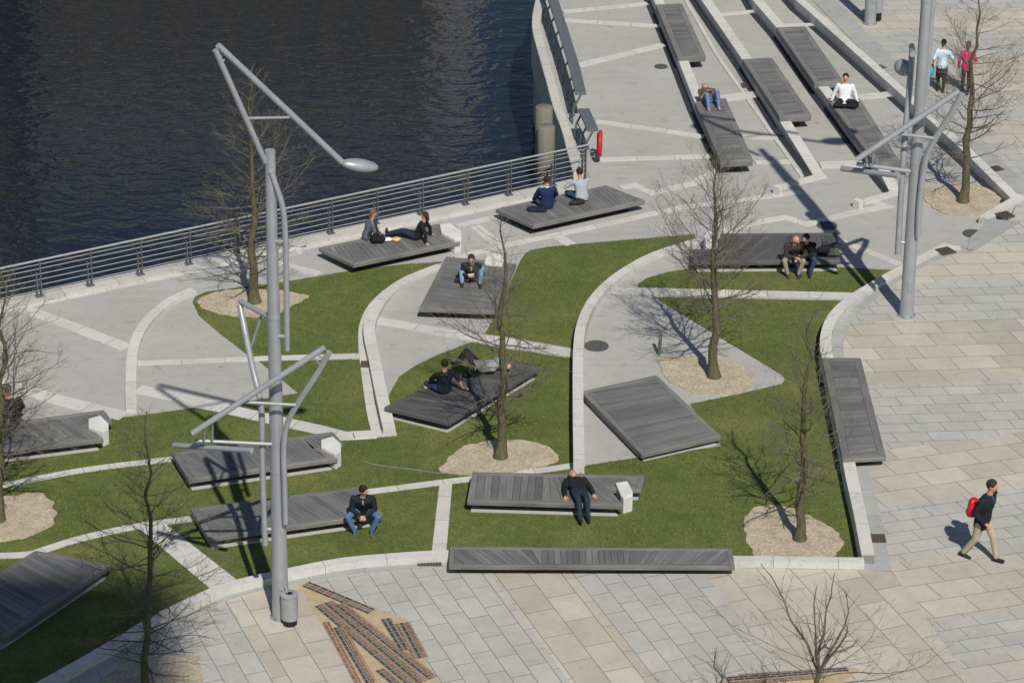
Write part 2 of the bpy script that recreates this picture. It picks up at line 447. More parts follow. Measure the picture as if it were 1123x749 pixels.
# pale flush bands
Z = 0.010
band('path_band', [(20, 336), (80, 358), (139, 381)], .42, Z)
band('path_band', [(150, 398), (240, 394.5), (308, 392), (397, 389.5)], .25, Z+.004)
band('path_band', [(-60, 400), (16, 424), (70, 440), (136, 456)], .50, Z)
band('path_band', [(150, 426), (215, 440), (287, 457), (351, 471), (377, 478), (412, 476)], .46, Z)
band('path_band', [(-60, 545), (8, 531), (93, 515), (190, 503)], .26, Z, curve=True)
band('path_band', [(-60, 609), (0, 609), (34, 607), (53, 601), (93, 589), (152, 576.5), (214, 568)], .27, Z+.004, curve=True)
band('path_band', [(385, 541), (412, 538), (470, 530.5), (515, 525), (600, 514.5), (640, 508)], .27, Z, curve=True)
area_slab('path_band', [(151, 578), (181, 574), (263, 638), (234, 648)], Z, M['band'], .01)
area_slab('path_band', [(482, 530), (496, 529), (489, 610), (473, 610)], Z+.004, M['band'], .01)
band('path_band', [(413, 351), (507, 367.5), (549, 374), (632, 387.5)], .40, Z+.004)
band('path_band', [(658, 318), (680, 319), (800, 321), (920, 323.5), (936, 324)], .36, Z)
for px, w in (
   ([(680, 206), (696, 203), (714, 211.5), (760, 201), (786, 187)], .28),
   ([(500, 248), (547, 237)], .25), ([(520, 247), (544, 267)], .35),
   ([(500, 283), (552, 269), (621, 255), (712, 235), (749, 227), (845, 215), (878, 210)], .25),
   ([(609, 258), (626, 268)], .35),
   ([(770, 262), (792, 255), (813, 247), (861, 238), (884, 246), (930, 234), (972, 226), (950, 219)], .28),
   ([(919, 263), (950, 275), (990, 291)], .28),
   ([(617, 13), (710, 4)], .28), ([(618, 22), (728, 29)], .28), ([(633, 72), (728, 49)], .34), ([(653, 133), (720, 142), (772, 150)], .28),
   ([(657, 175), (720, 173), (781, 171)], .28), ([(789, 16), (832, 12)], .26), ([(853, 28), (893, 27)], .26), ([(790, 108), (832, 103)], .5),
   ([(812, 150), (853, 151)], .25), ([(828, 178), (869, 177)], .25), ([(899, 181), (958, 179)], .5), ([(937, 107), (978, 103)], .4),
   ([(330, 268), (349, 262)], .3), ([(752, 0), (786, 60), (880, 194)], .12), ([(240, 292), (330, 275)], .25), ([(280, 282), (350, 300)], .3)):
    band('path_band', px, w, Z if w != .12 else Z+.004)

# raised kerbs and terrace walls
KZ = 0.35
def wall(px, w, z=KZ, mt='kerbstone', curve=False, side='c', base=-.1, endz=None):
    if curve: px = smooth_px(px)
    zs = [z]*(len(px)-1)+[endz] if endz else ([q[2] for q in px] if len(px[0]) == 3 else None)
    P = [at(q[0], q[1], zs[i] if zs else z) for i, q in enumerate(px)]; P = [Vector((p.x, p.y, 0)) for p in P]
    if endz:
        cm = MB(); strip_mesh(cm, P, 0.0, .20, -.1, .014); structure('step_shade_strip', cm, M['step_shade'])  # dark flush strip stands in for the step's shaded face
    mb = MB()
    wl, wr = {'c': (w/2, w/2), 'l': (w, 0), 'r': (0, w)}[side]
    strip_mesh(mb, P, wl, wr, base, z, zs)
    return structure('kerb', mb, M[mt])
wall([(769, 262.5, .03), (752, 267.5, .05), (715, 280, .08), (683, 298, .12), (657, 320, .2), (641, 346, .28), (634.5, 378, .36), (634, 440, .42), (635, 503, .42)], .27, .42, curve=True)
wall([(484, 291, .03), (447, 306, .06), (423, 323, .12), (408, 346.5, .18), (405, 365, .22), (411, 395, .22), (418, 430, .22), (427, 470, .22)], .31, .22, curve=True)
band('path_band', [(425, 319), (408, 336), (399, 356), (398, 378), (400, 400), (407, 450), (413, 475)], .24, 0.03, curve=True)
band('path_band', [(388, 477), (412, 475), (434, 473)], .28, 0.034)
wall([(213, 317), (190, 327), (168, 344), (152, 365), (145, 390), (143.5, 420), (144, 449)], .28, .10, curve=True)
# terrace steps: the left side of each wall faces away from the sun
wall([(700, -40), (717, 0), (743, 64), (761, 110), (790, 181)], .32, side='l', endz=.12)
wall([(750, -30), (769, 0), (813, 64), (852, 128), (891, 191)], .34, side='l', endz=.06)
wall([(905, 191), (853, 205)], .26, .06)
wall([(856, 203), (851, 205)], .24, .26)
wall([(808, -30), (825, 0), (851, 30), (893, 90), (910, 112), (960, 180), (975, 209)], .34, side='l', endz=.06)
wall([(988, 209), (942, 222)], .26, .06)
wall([(944, 218), (939, 220)], .24, .26)
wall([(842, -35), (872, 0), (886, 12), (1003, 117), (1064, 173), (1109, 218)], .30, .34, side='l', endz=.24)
wall([(1122, 214), (1079, 239)], .34, .24)
area_slab('stone_step', [(1087, 240), (1119, 243), (1067, 275), (1053, 270)], .245, M['border'], .3)

# plaza
PZ = 0.20
kerbc = [(-60, 812), (43, 752), (128, 704), (168, 680), (233, 649), (262, 640), (300, 631), (367, 617), (420, 612), (473, 609), (492, 608), (560, 610), (805, 614), (950, 615)]
kerbr = [(950, 615), (935, 549), (918, 470), (908, 420), (905, 392), (905, 375), (912, 354), (926, 336), (945, 321), (963, 309), (984, 296), (1038, 268)]
plz = kerbc+kerbr[1:]+[(1056, 271), (1068, 273), (1108, 240), (1119, 216), (1075, 180), (1015, 120), (890, 10), (850, -35)]
P = W(plz, PZ); last = P[-1]
P = [Vector((p.x, p.y, 0)) for p in P]+[Vector((last.x-6, last.y+40, 0)), Vector((255, last.y+40, 0)), Vector((255, -150, 0)), Vector((P[0].x-20, -150, 0)), Vector((P[0].x-20, P[0].y-6, 0))]
def rotdir(p0, p1):
    a = at(*p0, PZ); b = at(*p1, PZ); d = b-a; return math.atan2(d.y, d.x)
def paving(name, ang, bands_px, skew):
    """bands_px: pixel points where the stone alternates grey->sand->grey, measured across the courses"""
    m, t, b = mat(name, 0.82, 0, .3)
    v = coords(t, -ang)
    sep = N(t, 'ShaderNodeSeparateXYZ'); t.links.new(v, sep.inputs[0])
    ys = []
    for p in bands_px:
        q = at(*p, PZ); ys.append(-math.sin(ang)*q.x+math.cos(ang)*q.y)
    mask = None
    for i in range(0, len(ys), 2):
        a, c = sorted((ys[i], ys[i+1]))
        k = math_n(t, 'MULTIPLY', math_n(t, 'GREATER_THAN', sep.outputs[1], a), math_n(t, 'LESS_THAN', sep.outputs[1], c))
        mask = k if mask is None else math_n(t, 'ADD', mask, k)
    cmb = N(t, 'ShaderNodeCombineXYZ'); t.links.new(math_n(t, 'ADD', sep.outputs[0], math_n(t, 'MULTIPLY', sep.outputs[1], skew)), cmb.inputs[0]); t.links.new(sep.outputs[1], cmb.inputs[1])
    def bricks(wd, ht, c1, c2, mort, off):
        br = N(t, 'ShaderNodeTexBrick'); br.offset = off; br.offset_frequency = 2; br.squash = 1.0
        br.inputs['Scale'].default_value = 1; br.inputs['Brick Width'].default_value = wd; br.inputs['Row Height'].default_value = ht
        br.inputs['Mortar Size'].default_value = 0.010; br.inputs['Mortar Smooth'].default_value = .1; br.inputs['Bias'].default_value = 0
        br.inputs['Color1'].default_value = (*c1, 1); br.inputs['Color2'].default_value = (*c2, 1); br.inputs['Mortar'].default_value = (*mort, 1)
        t.links.new(cmb.outputs[0], br.inputs['Vector']); return br
    g = bricks(.88, .49, (0.406, 0.400, 0.372), (0.452, 0.445, 0.413), (0.20, 0.195, 0.17), .37)
    s = bricks(1.12, .72, (0.417, 0.383, 0.326), (0.506, 0.472, 0.410), (0.21, 0.19, 0.16), .43)
    # some slabs are warmer, some greyer: a second brick pattern of another size offsets the hue
    a = mix(t, g.outputs[0], s.outputs[0], mask)
    n1 = noise_n(t, v, .9, 5, .7); n2 = noise_n(t, v, 40, 3, .7); n3 = noise_n(t, v, .16, 3, .5); n4 = noise_n(t, v, 5, 5, .8)
    a = mix(t, a, ramp(t, n1, [(0.3, 0.88), (0.65, 1.05)]), 1.0, 'MULTIPLY')
    a = mix(t, a, ramp(t, n4, [(0.25, 0.86), (0.5, 1.02)]), 1.0, 'MULTIPLY')
    a = mix(t, a, ramp(t, n2, [(0.3, 0.93), (0.7, 1.05)]), 1.0, 'MULTIPLY')
    a = mix(t, a, ramp(t, n3, [(0.35, (0.93, 0.95, 0.97)), (0.65, (1.04, 1.02, 1.0))]), 1.0, 'MULTIPLY')
    t.links.new(a, b.inputs['Base Color'])
    inv = math_n(t, 'SUBTRACT', 1.0, math_n(t, 'ADD', math_n(t, 'MULTIPLY', g.outputs[1], math_n(t, 'SUBTRACT', 1.0, mask)), math_n(t, 'MULTIPLY', s.outputs[1], mask)))
    bump(t, b, inv, .5, .01)
    return m
angB1 = rotdir((960, 417), (1110, 412)); angB2 = rotdir((960, 497), (1120, 475)); angA = rotdir((528, 749), (440, 622))
M['paveB1'] = paving('paving_far', angB1, [(1050, 418), (1050, 350), (1050, 309), (1050, 272), (1050, 160), (1050, 133), (1050, 104), (1050, 60), (1050, 35), (1050, 13), (1050, -25), (1050, -60)], .20)
M['paveB2'] = paving('paving_mid', angB2, [(1050, 545), (1050, 480), (1050, 678), (1050, 606), (1050, 1400), (1050, 724)], .16)
M['paveA'] = paving('paving_near', angA, [(262, 680), (352, 680), (575, 680), (668, 680), (815, 680), (1500, 680)], 0.0)
mb = MB(); mb.prism(P, -.5, PZ); structure('plaza_paving', mb, M['paveB1'])
# middle zone
area_slab('plaza_paving', [(950, 498), (975, 493), (1250, 456), (1400, 900), (1160, 880), (978, 625), (965, 560), (957, 540)], PZ+.004, M['paveB2'], .02)
nearz = [(x, y) for x, y in kerbc]+[(978, 625), (1160, 880)]
Pn = [Vector((p.x, p.y, 0)) for p in W(nearz, PZ+.006)]
Pn += [Vector((Pn[-1].x, 20, 0)), Vector((Pn[0].x-15, 20, 0)), Vector((Pn[0].x-15, Pn[0].y-5, 0))]
mb = MB(); mb.prism(Pn, PZ-.02, PZ+.006); structure('plaza_paving', mb, M['paveA'])

# plaza border band and kerb
KB = 0.39
def off_strip(px, z, wl, wr, base, mt, name, curve=True):
    px = smooth_px(px) if curve else px
    zs = [q[2] for q in px] if len(px[0]) == 3 else None
    Pp = [at(q[0], q[1], zs[i] if zs else z) for i, q in enumerate(px)]; Pp = [Vector((p.x, p.y, 0)) for p in Pp]
    mb = MB(); strip_mesh(mb, Pp, wl, wr, base, z, zs); structure(name, mb, M[mt])
cL = [(-60, 798), (43, 746), (128, 698), (168, 674), (233, 643.5), (262, 634.5), (300, 626), (367, 612.5), (420, 607), (473, 603.5), (494, 603)]
off_strip(cL, KB, 0.0, .27, 0, 'kerbstone', 'kerb')
off_strip([(492, 603.5), (800, 609), (947, 611)], KB, 0, .25, 0, 'kerbstone', 'kerb', False)
cR = [(945, 609), (936, 562), (928, 526), (924, 505), (914, 455), (904, 402), (899, 378), (903, 355), (915, 337), (933, 322.5, .34), (952, 311, .30), (978, 296, .26), (1036, 266, .225)]
cR = [q if len(q) == 3 else (q[0], q[1], .44) for q in cR]
off_strip(cR, .44, 0, .30, 0, 'kerbstone', 'kerb')
off_strip([(1034, 268), (1054, 270)], .222, 0, .3, 0, 'kerbstone', 'kerb', False)
# grey border slabs, flush with the plaza
off_strip([(977, 626), (970, 588), (961, 549), (952, 508), (938, 440), (928, 400), (925, 380), (930, 360), (941, 346), (957, 330), (990, 305), (1027, 286), (1056, 277)], PZ+.012, .42, 0.0, 0, 'border', 'border_slabs')
off_strip([(-60, 826), (55, 761), (140, 712), (180, 687), (245, 656), (300, 641), (370, 629), (430, 622), (480, 619), (494, 619)], PZ+.015, .30, 0.12, 0, 'border', 'border_slabs')
off_strip([(800, 622), (978, 625.5)], PZ+.018, .40, 0.0, 0, 'border', 'border_slabs', False)
off_strip([(892, -10), (1018, 117), (1080, 173), (1122, 212)], PZ+.021, .40, 0.35, 0, 'border', 'border_slabs', False)

# mosaic paving of thin bricks
def mosaic_mat(name, c1, c2):
    m, t, b = mat(name, .8)
    uv = N(t, 'ShaderNodeAttribute', attribute_name='grain')
    br = N(t, 'ShaderNodeTexBrick'); br.offset = .5
    br.inputs['Scale'].default_value = 1; br.inputs['Brick Width'].default_value = .24; br.inputs['Row Height'].default_value = .085
    br.inputs['Mortar Size'].default_value = .007; br.inputs['Color1'].default_value = (*c1, 1); br.inputs['Color2'].default_value = (*c2, 1)
    br.inputs['Mortar'].default_value = (.42, .36, .25, 1)
    t.links.new(uv.outputs['Vector'], br.inputs['Vector']); t.links.new(br.outputs[0], b.inputs['Base Color']); return m
M['mosaic_sand'] = flat('sand_mortar', (0.43, 0.345, 0.225), .9, var=.12, nscale=6)
M['slate'] = mosaic_mat('slate_bricks', (.045, .05, .06), (.08, .085, .095))
M['clay'] = mosaic_mat('clay_bricks', (.18, .10, .07), (.27, .165, .12))
MZ = [PZ+.024]
area_slab('mosaic_paving', [(326, 637), (343, 641), (420, 669), (448, 680), (460, 706), (472, 736), (500, 770), (410, 780), (384, 735), (352, 683)], PZ+.012, M['mosaic_sand'], .02)
area_slab('mosaic_paving', [(780, 752), (811, 739), (932, 731), (944, 734), (900, 765), (800, 775)], PZ+.012, M['mosaic_sand'], .02)
def bstrip(p0, p1, w, mt, side=0):
    a = at(*p0, PZ+.02); b = at(*p1, PZ+.02); d = (b-a); L = d.length; d.normalize(); n = Vector((-d.y, d.x, 0))
    mb = MB()
    pts = [a+n*(side-.5)*w, b+n*(side-.5)*w, b+n*(side+.5)*w, a+n*(side+.5)*w]
    MZ[0] += .0006; mb.prism(pts, PZ-.05, MZ[0])
    uv = [(0, 0), (L, 0), (L, w), (0, w)]
    mb.grain = [Vector((x, y, 0)) for x, y in uv+uv]
    structure('brick_strip', mb, M[mt])
def bundle(p0, p1, rows, w=.17):
    for i, r_ in enumerate(rows): bstrip(p0, p1, w-.012, r_, i*w/(w-.012))
bundle((332, 642), (404, 672), ['slate', 'clay', 'slate'], .095)
bundle((347, 664), (450, 752), ['slate', 'clay', 'slate', 'clay'], .125)
bundle((370, 663), (472, 744), ['slate', 'clay'], .125)
bundle((357, 682), (393, 749), ['clay'], .17)
bundle((368, 688), (404, 749), ['slate', 'clay'], .13)
bundle((420, 679), (441, 713), ['slate', 'slate'], .12)
bundle((435, 684), (456, 723), ['clay', 'slate', 'clay'], .12)
bundle((414, 735), (434, 752), ['slate', 'clay'], .12)
bundle((811, 742), (930, 734), ['slate'], .2)
bundle((800, 750), (905, 742), ['clay', 'slate'], .2)

# gravel beds round the trees
def z7(pts, ox, oy, s=3.745): return [(ox+x/s, oy+y/s) for x, y in pts]
beds = [
 z7([(62, 490), (80, 468), (140, 448), (230, 436), (330, 437), (440, 447), (515, 466), (490, 486), (440, 510), (380, 538), (300, 552), (200, 545), (110, 525)], 200, 200),
 z7([(312, 700), (322, 670), (380, 610), (450, 582), (560, 568), (680, 573), (760, 597), (798, 636), (775, 665), (640, 694), (540, 708), (420, 712)], 400, 330),
 z7([(380, 236), (420, 224), (490, 222), (600, 232), (700, 255), (760, 288), (775, 318), (755, 354), (700, 378), (620, 385), (520, 370), (440, 332), (392, 285)], 620, 330),
 z7([(135, 100), (145, 60), (185, 25), (260, 14), (330, 28), (400, 60), (500, 110), (540, 160), (530, 195), (480, 236), (210, 236), (160, 180)], 780, 549),
 z7([(480, 235), (500, 205), (560, 190), (640, 188), (740, 208), (790, 240), (800, 275), (770, 305), (680, 325), (590, 318), (520, 285)], 883, 150),
 [(-45, 565), (-20, 545), (11, 543), (40, 539), (55, 546), (61, 562), (54, 576), (32, 587), (0, 593), (-35, 590)]]
beds_px = beds
for i, bd in enumerate(beds):
    mb = MB(); p = [at(x, y, .035) for x, y in closed_px(bd, 10)]
    c = sum(p, Vector())/len(p); q = []
    for k, v in enumerate(p):
        q.append(v+(v-c).normalized()*.09*noise.noise(Vector((v.x*4, v.y*4, 0))))
    mb.prism(q, -.05, .022+.012*(i == 4)); structure('gravel_bed', mb, M['gravel'])
area_slab('gravel_bed', [(104, 752), (118, 738), (140, 728), (172, 720), (219, 718), (223, 749), (226, 790), (110, 800)], PZ+.014, M['gravel'], .02)

# ------------------------------------------------------------------ decks to sit on
def clip(poly, p, n):
    """keep the side where (q-p).n >= 0"""
    out = []
    for i in range(len(poly)):
        a = poly[i]; b = poly[(i+1) % len(poly)]; da = (a-p).dot(n); db = (b-p).dot(n)
        if da >= 0: out.append(a)
        if (da >= 0) != (db >= 0): out.append(a+(b-a)*(da/(da-db)))
    return out
def inset(poly, d):
    n = len(poly); out = []
    for i in range(n):
        a, b, c = poly[i-1], poly[i], poly[(i+1) % n]
        d1 = (b-a).normalized(); d2 = (c-b).normalized()
        n1 = Vector((-d1.y, d1.x, 0)); n2 = Vector((-d2.y, d2.x, 0)); nn = n1+n2
        if nn.length < 1e-6: nn = n1.copy()
        nn.normalize(); out.append(b+nn*d/max(.35, nn.dot(n1)))
    return out
def ccw(poly):
    a = sum(poly[i].x*poly[(i+1) % len(poly)].y-poly[(i+1) % len(poly)].x*poly[i].y for i in range(len(poly)))
    return poly if a > 0 else poly[::-1]
def deck(px, label, ztop=.36, axis=None, fan=None, block=None, mt='wood', rim=.15, ground=0.0, pw=.145, footing=True, group='grey wooden sitting decks', name='sitting_deck', thick=.13):
    """px: outline of the top; axis: two pixels giving the long direction; fan: plank angle offsets in degrees along it"""
    P = ccw([Vector((p.x, p.y, 0)) for p in W(px, ztop)])
    c = sum(P, Vector())/len(P)
    root = empty(name, (c.x, c.y, ground), label, 'bench', group)
    if axis is None: axis = (px[0], px[1])
    a0 = at(*axis[0], ztop); a1 = at(*axis[1], ztop); ax = (a1-a0); ax.z = 0; ax.normalize()
    Q = inset(P, rim)
    rb = MB()
    for i in range(len(P)):
        j = (i+1) % len(P); d = (P[j]-P[i]).normalized()
        rb.prism([P[i]+d*.004, P[j]-d*.004, Q[j]-d*.004, Q[i]+d*.004], ztop-thick, ztop, random.uniform(.45, .8), gdir=d)
    rb.build('edge_board', M['wood_edge' if mt == 'wood' else mt], root, bevel=.022)
    pb = MB(); ts = [p.dot(ax) for p in Q]; t0, t1 = min(ts)-.3, max(ts)+.3
    cc = c-ax*c.dot(ax)
    def line(t):
        f = (t-t0)/(t1-t0); o = 0
        if fan:
            for (f0, o0), (f1, o1) in zip(fan, fan[1:]):
                if f0 <= f <= f1: o = o0+(o1-o0)*(f-f0)/(f1-f0)
        v = Matrix.Rotation(R(o), 3, 'Z') @ ax
        return cc+ax*t, v
    t = t0
    while t < t1:
        p1, n1 = line(t); p2, n2 = line(t+pw)
        pc = clip(clip([q.copy() for q in Q], p1+n1*.004, n1), p2-n2*.004, -n2)
        if len(pc) >= 3:
            ar = abs(sum(pc[i].x*pc[(i+1) % len(pc)].y-pc[(i+1) % len(pc)].x*pc[i].y for i in range(len(pc))))
            if ar > .002:
                pb.prism(pc, ztop-.035, ztop-random.uniform(.003, .009), min(1, max(0, random.gauss(.45, .2))), gdir=Vector((-n1.y, n1.x, 0)))
        t += pw
    pb.build('deck_boards', M[mt], root)
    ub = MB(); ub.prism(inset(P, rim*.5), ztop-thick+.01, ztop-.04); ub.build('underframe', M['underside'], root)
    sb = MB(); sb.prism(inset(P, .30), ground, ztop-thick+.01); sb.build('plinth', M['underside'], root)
    if footing:
        fb = MB(); fb.prism(inset(P, .09), ground-.05, ground+.045); fb.build('footing', M['footing'], root)
    if block:
        bx, zt = block
        B = ccw([Vector((p.x, p.y, 0)) for p in W(bx, zt)])
        bb = MB(); bb.prism(B, ground, zt); bb.build('concrete_block', M['block'], root, bevel=.02)
    return root
D = {}
D['1'] = deck([(349, 271.5), (387, 290), (505, 265), (488, 253), (482, 245)], 'grey wooden deck by the railing with two women sitting on it', footing=False, axis=((387, 290), (505, 265)), fan=[(0, -12), (1, 6)],
     block=([(482, 246), (494, 244), (506, 253), (506, 261), (499, 263), (484, 255)], .44))
D['2'] = deck([(543, 229), (584, 247.5), (708, 220), (665, 203)], 'grey wooden deck by the railing with two men sitting with their backs turned', footing=False, axis=((584, 247), (708, 220)), fan=[(0, 10), (1, -10)])
D['3'] = deck([(489, 281), (459.5, 338), (544, 341), (566, 289)], 'grey wooden deck on the concrete path with a man in dark jacket eating', footing=False, axis=((460, 338), (489, 281)), fan=[(0, -10), (1, 8)],
     block=([(531, 288), (534, 277), (554, 279), (551, 290)], .44))
D['4'] = deck([(421, 446), (492, 463), (593, 402), (553, 396), (476, 420)], 'dark wooden deck on the middle lawn with two men in dark clothes resting', axis=((492, 463), (593, 402)), fan=[(0, 25), (1, 10)], mt='wood_dark')
D['5'] = deck([(637, 429), (704, 498), (791, 478), (720, 411)], 'empty wide tilted-looking wooden deck between curved kerb and lawn', ztop=.27, axis=((637, 429), (704, 498)), fan=[(0, -8), (1, 8)], pw=.14)
D['6'] = deck([(518, 517), (512, 549), (684, 554), (669, 536), (704, 536), (707, 521)], 'grey wooden deck with a man in black lying back beside its white block', axis=((512, 549), (684, 554)), fan=[(0, 0), (.45, 0), (.5, 12), (.75, 32), (1, 40)],
     block=([(675, 529), (688, 527), (694, 538), (694, 543), (684, 546), (681, 543)], .44), pw=.175)
D['7'] = deck([(188, 495.5), (207, 526), (371, 502), (352, 492), (377, 486), (365, 473)], 'grey wooden deck with white block, empty, behind the tall left lamp mast', axis=((207, 526), (371, 502)), fan=[(0, 28), (.5, 5), (1, 30)],
     block=([(352, 482), (365, 478), (374, 486), (374, 494), (368, 498), (352, 490)], .44))
D['8'] = deck([(-40, 469), (114, 449), (123, 461), (97, 467), (114, 481), (-40, 500)], 'grey wooden deck with white block at the left edge of the lawn', axis=((-40, 500), (114, 481)), fan=[(0, 10), (1, 30)],
     block=([(97, 459), (110, 455), (119, 464), (119, 470), (113, 473), (97, 468)], .44))
D['9'] = deck([(209, 557), (229, 590), (420, 563), (393, 533)], 'grey wooden deck crossed by the mast shadow with a seated man in jeans', axis=((229, 590), (420, 563)), fan=[(0, 30), (.5, 20), (1, 30)], pw=.16)
D['10'] = deck([(39, 603), (122, 619), (2, 700), (-85, 678)], 'big wooden deck half in deep shade at the lower left corner', axis=((-85, 678), (39, 603)), fan=[(0, -14), (1, -4)], mt='wood')
D['11'] = deck([(759, 273), (787, 273), (790, 256), (918, 255), (922, 286), (759, 287)], 'dark wooden deck with white block behind the bare tree and a couple seated', axis=((759, 287), (922, 286)), fan=[(0, -10), (.5, -35), (.7, -5), (1, 0)], mt='wood_dark',
     block=([(772, 258), (777, 253), (786, 253), (787, 266), (774, 267)], .44))
D['12'] = deck([(901, 392), (944, 392), (972, 501), (924, 504)], 'long narrow wooden bench on the kerb beside the right end of the lawn', ztop=.52, axis=((901, 393), (923, 505)), fan=[(0, 0), (1, 14)], ground=.2, footing=False, pw=.13, rim=.2, thick=.12)
D['13'] = deck([(493, 599), (803, 600.5), (806, 621), (492, 620)], 'very long narrow wooden bench between the lawn and the paved plaza', ztop=.50, axis=((492, 620), (806, 621)), fan=[(0, 38), (.3, 30), (.33, 0), (.62, 0), (.68, -22), (1, -40)], ground=.2, footing=False, rim=.12, thick=.12)
for k, (px, lab) in enumerate((
   ([(719, 5), (748, 4), (774, 61), (743, 63)], 'empty wooden deck on the leftmost terrace step, farthest up'),
   ([(814, 65), (847, 63.5), (890, 126), (855, 128)], 'empty wooden deck on the middle terrace step'),
   ([(851, 30), (883, 29), (925, 89), (893, 91)], 'empty wooden deck behind the man in the white shirt'),
   ([(762, 112), (796, 107.5), (826, 175), (790, 177)], 'wooden terrace deck with a man in jeans lying at its far end'),
   ([(909, 111), (943, 108), (987, 177), (960, 179)], 'wooden terrace deck with the man in a white shirt sitting on it'))):
    D['u%d' % k] = deck(px, lab, ztop=.50, axis=(px[0], px[3]), fan=[(0, -6), (1, 8)], group='decks on the terrace steps', footing=False, rim=.2, thick=.22, pw=.14, mt='wood')

GRASS()
# ------------------------------------------------------------------ railing
def railing():
    feet = [(-68, 349), (-12, 337), (43.5, 325), (98.8, 313), (153.5, 301), (207, 289.5), (260, 278), (312, 267), (363, 256.5), (412.5, 246), (462.5, 235.5), (511.5, 225), (558.5, 214.5), (606.5, 204), (640, 196.5)]
    Pt = [at(x, y, .1) for x, y in feet]
    a, b = Pt[0], Pt[-1]; d = (b-a); d.normalize()
    root = empty('quay_railing', (a.x, a.y, .1), 'long steel railing with thin horizontal rails along the water', 'railing')
    nrm = Vector((-d.y, d.x, 0))
    for p in Pt:
        q = a+d*(p-a).dot(d)
        m_ = MB()
        for s, h in ((-.055, .72), (.055, 1.05)):
            m_.box(q+d*s+Vector((0, 0, h/2)), (.022, .10, h), math.atan2(d.y, d.x))
        m_.box(q+Vector((0, 0, .012)), (.22, .18, .024), math.atan2(d.y, d.x))
        m_.build('post', M['steel_dark'], root)
    a2 = a-d*.3; b2 = b+d*.35
    m_ = MB(); m_.tube([a2+Vector((0, 0, 1.07)), b2+Vector((0, 0, 1.07))], .030, 8); m_.build('handrail', M['rail'], root, smooth=True)
    for h in (.17, .33, .49, .65, .81, .94):
        m_ = MB(); m_.tube([a2+Vector((0, 0, h))+nrm*.02, b2+Vector((0, 0, h))+nrm*.02], .011, 6); m_.build('rail', M['rail'], root)
railing()
# bulwark and broad handrail on the right-hand quay
def bulwark():
    px = smooth_px([(596, -20), (591, 3), (588, 20), (589, 36), (596, 62), (604, 90), (611, 116), (621, 143), (627, 166), (634, 190)])
    P = [at(x, y, .35) for x, y in px]; P = [Vector((p.x, p.y, 0)) for p in P]
    m_ = MB(); strip_mesh(m_, P, .16, .14, -1.0, .35); o = m_.build('quay_parapet', M['quay'], bevel=.03)
    tag(o, 'pale curved concrete parapet along the quay edge at the top', 'wall')
bulwark()
def broad_rail(cx, label, n, w=.34):
    P = [at(x, y, 1.0) for x, y in cx]
    root = empty('quay_barrier', (P[0].x, P[0].y, 0), label, 'railing', 'barriers with broad top boards on the quay')
    Q = [Vector((p.x, p.y, 0)) for p in P]
    m_ = MB(); strip_mesh(m_, Q, w/2, w/2, .95, 1.03); m_.build('top_board', M['steel_dark'], root, bevel=.01)
    for h in (.25, .55):
        m_ = MB(); m_.tube([Vector((q.x-.18, q.y, h)) for q in Q], .02, 6); m_.build('rail', M['steel_dark'], root)
    for i in range(n):
        f = i/(n-1)*(len(Q)-1); k = min(int(f), len(Q)-2); q = Q[k].lerp(Q[k+1], f-k)
        m_ = MB(); m_.tube([Vector((q.x-.25, q.y, 0)), Vector((q.x-.22, q.y, .5)), Vector((q.x, q.y, .96))], .035, 6)
        m_.build('post', M['steel_dark'], root)
broad_rail([(600, -20), (607, 2), (618, 35), (630, 74), (637, 103)], 'long quay barrier with broad grey top board at the upper edge', 10)
broad_rail([(640, 120), (646, 133), (650, 143)], 'short quay barrier piece beside the red lifebuoy', 3)
# lifebuoy
bp = at(655, 178, 0)
root = empty('lifebuoy', (bp.x, bp.y, 0), 'red lifebuoy in a holder at the corner of the quay railing', 'lifebuoy')
m_ = MB(); m_.tube([bp, bp+Vector((0, 0, .95))], .03, 8); m_.build('holder_post', M['steel_dark'], root, smooth=True)
cz = Vector((bp.x, bp.y-.03, .62)); axn = Vector((.998, -.06, 0)).normalized(); e1 = Vector((-axn.y, axn.x, 0)); e2 = Vector((0, 0, 1))
ring = [cz+axn*.07+(e1*math.cos(t)+e2*math.sin(t))*.35 for t in [2*math.pi*k/28 for k in range(29)]]
m_ = MB(); m_.tube(ring, .062, 10, cap=False); m_.build('ring', M['red'], root, smooth=True)
# piles
for (px, py, zt, lab) in ((605, 190, 1.95, 'rear mooring pile rising behind the railing at the quay corner'), (607.5, 193, 1.55, 'front, lower mooring pile rising behind the railing')):
    p = at(px, py, 0)+Vector((-.25, .45 if zt > 1.8 else 0.1, 0))
    m_ = MB(); pts = [Vector((p.x, p.y, z)) for z in (WZ-1, -1, .5, zt-.02, zt)]
    m_.tube(pts, [.27, .27, .265, .26, .24], 20, tone=.6)
    o = m_.build('mooring_pile', M['pile'], smooth=True); tag(o, lab, 'post', 'mooring piles')

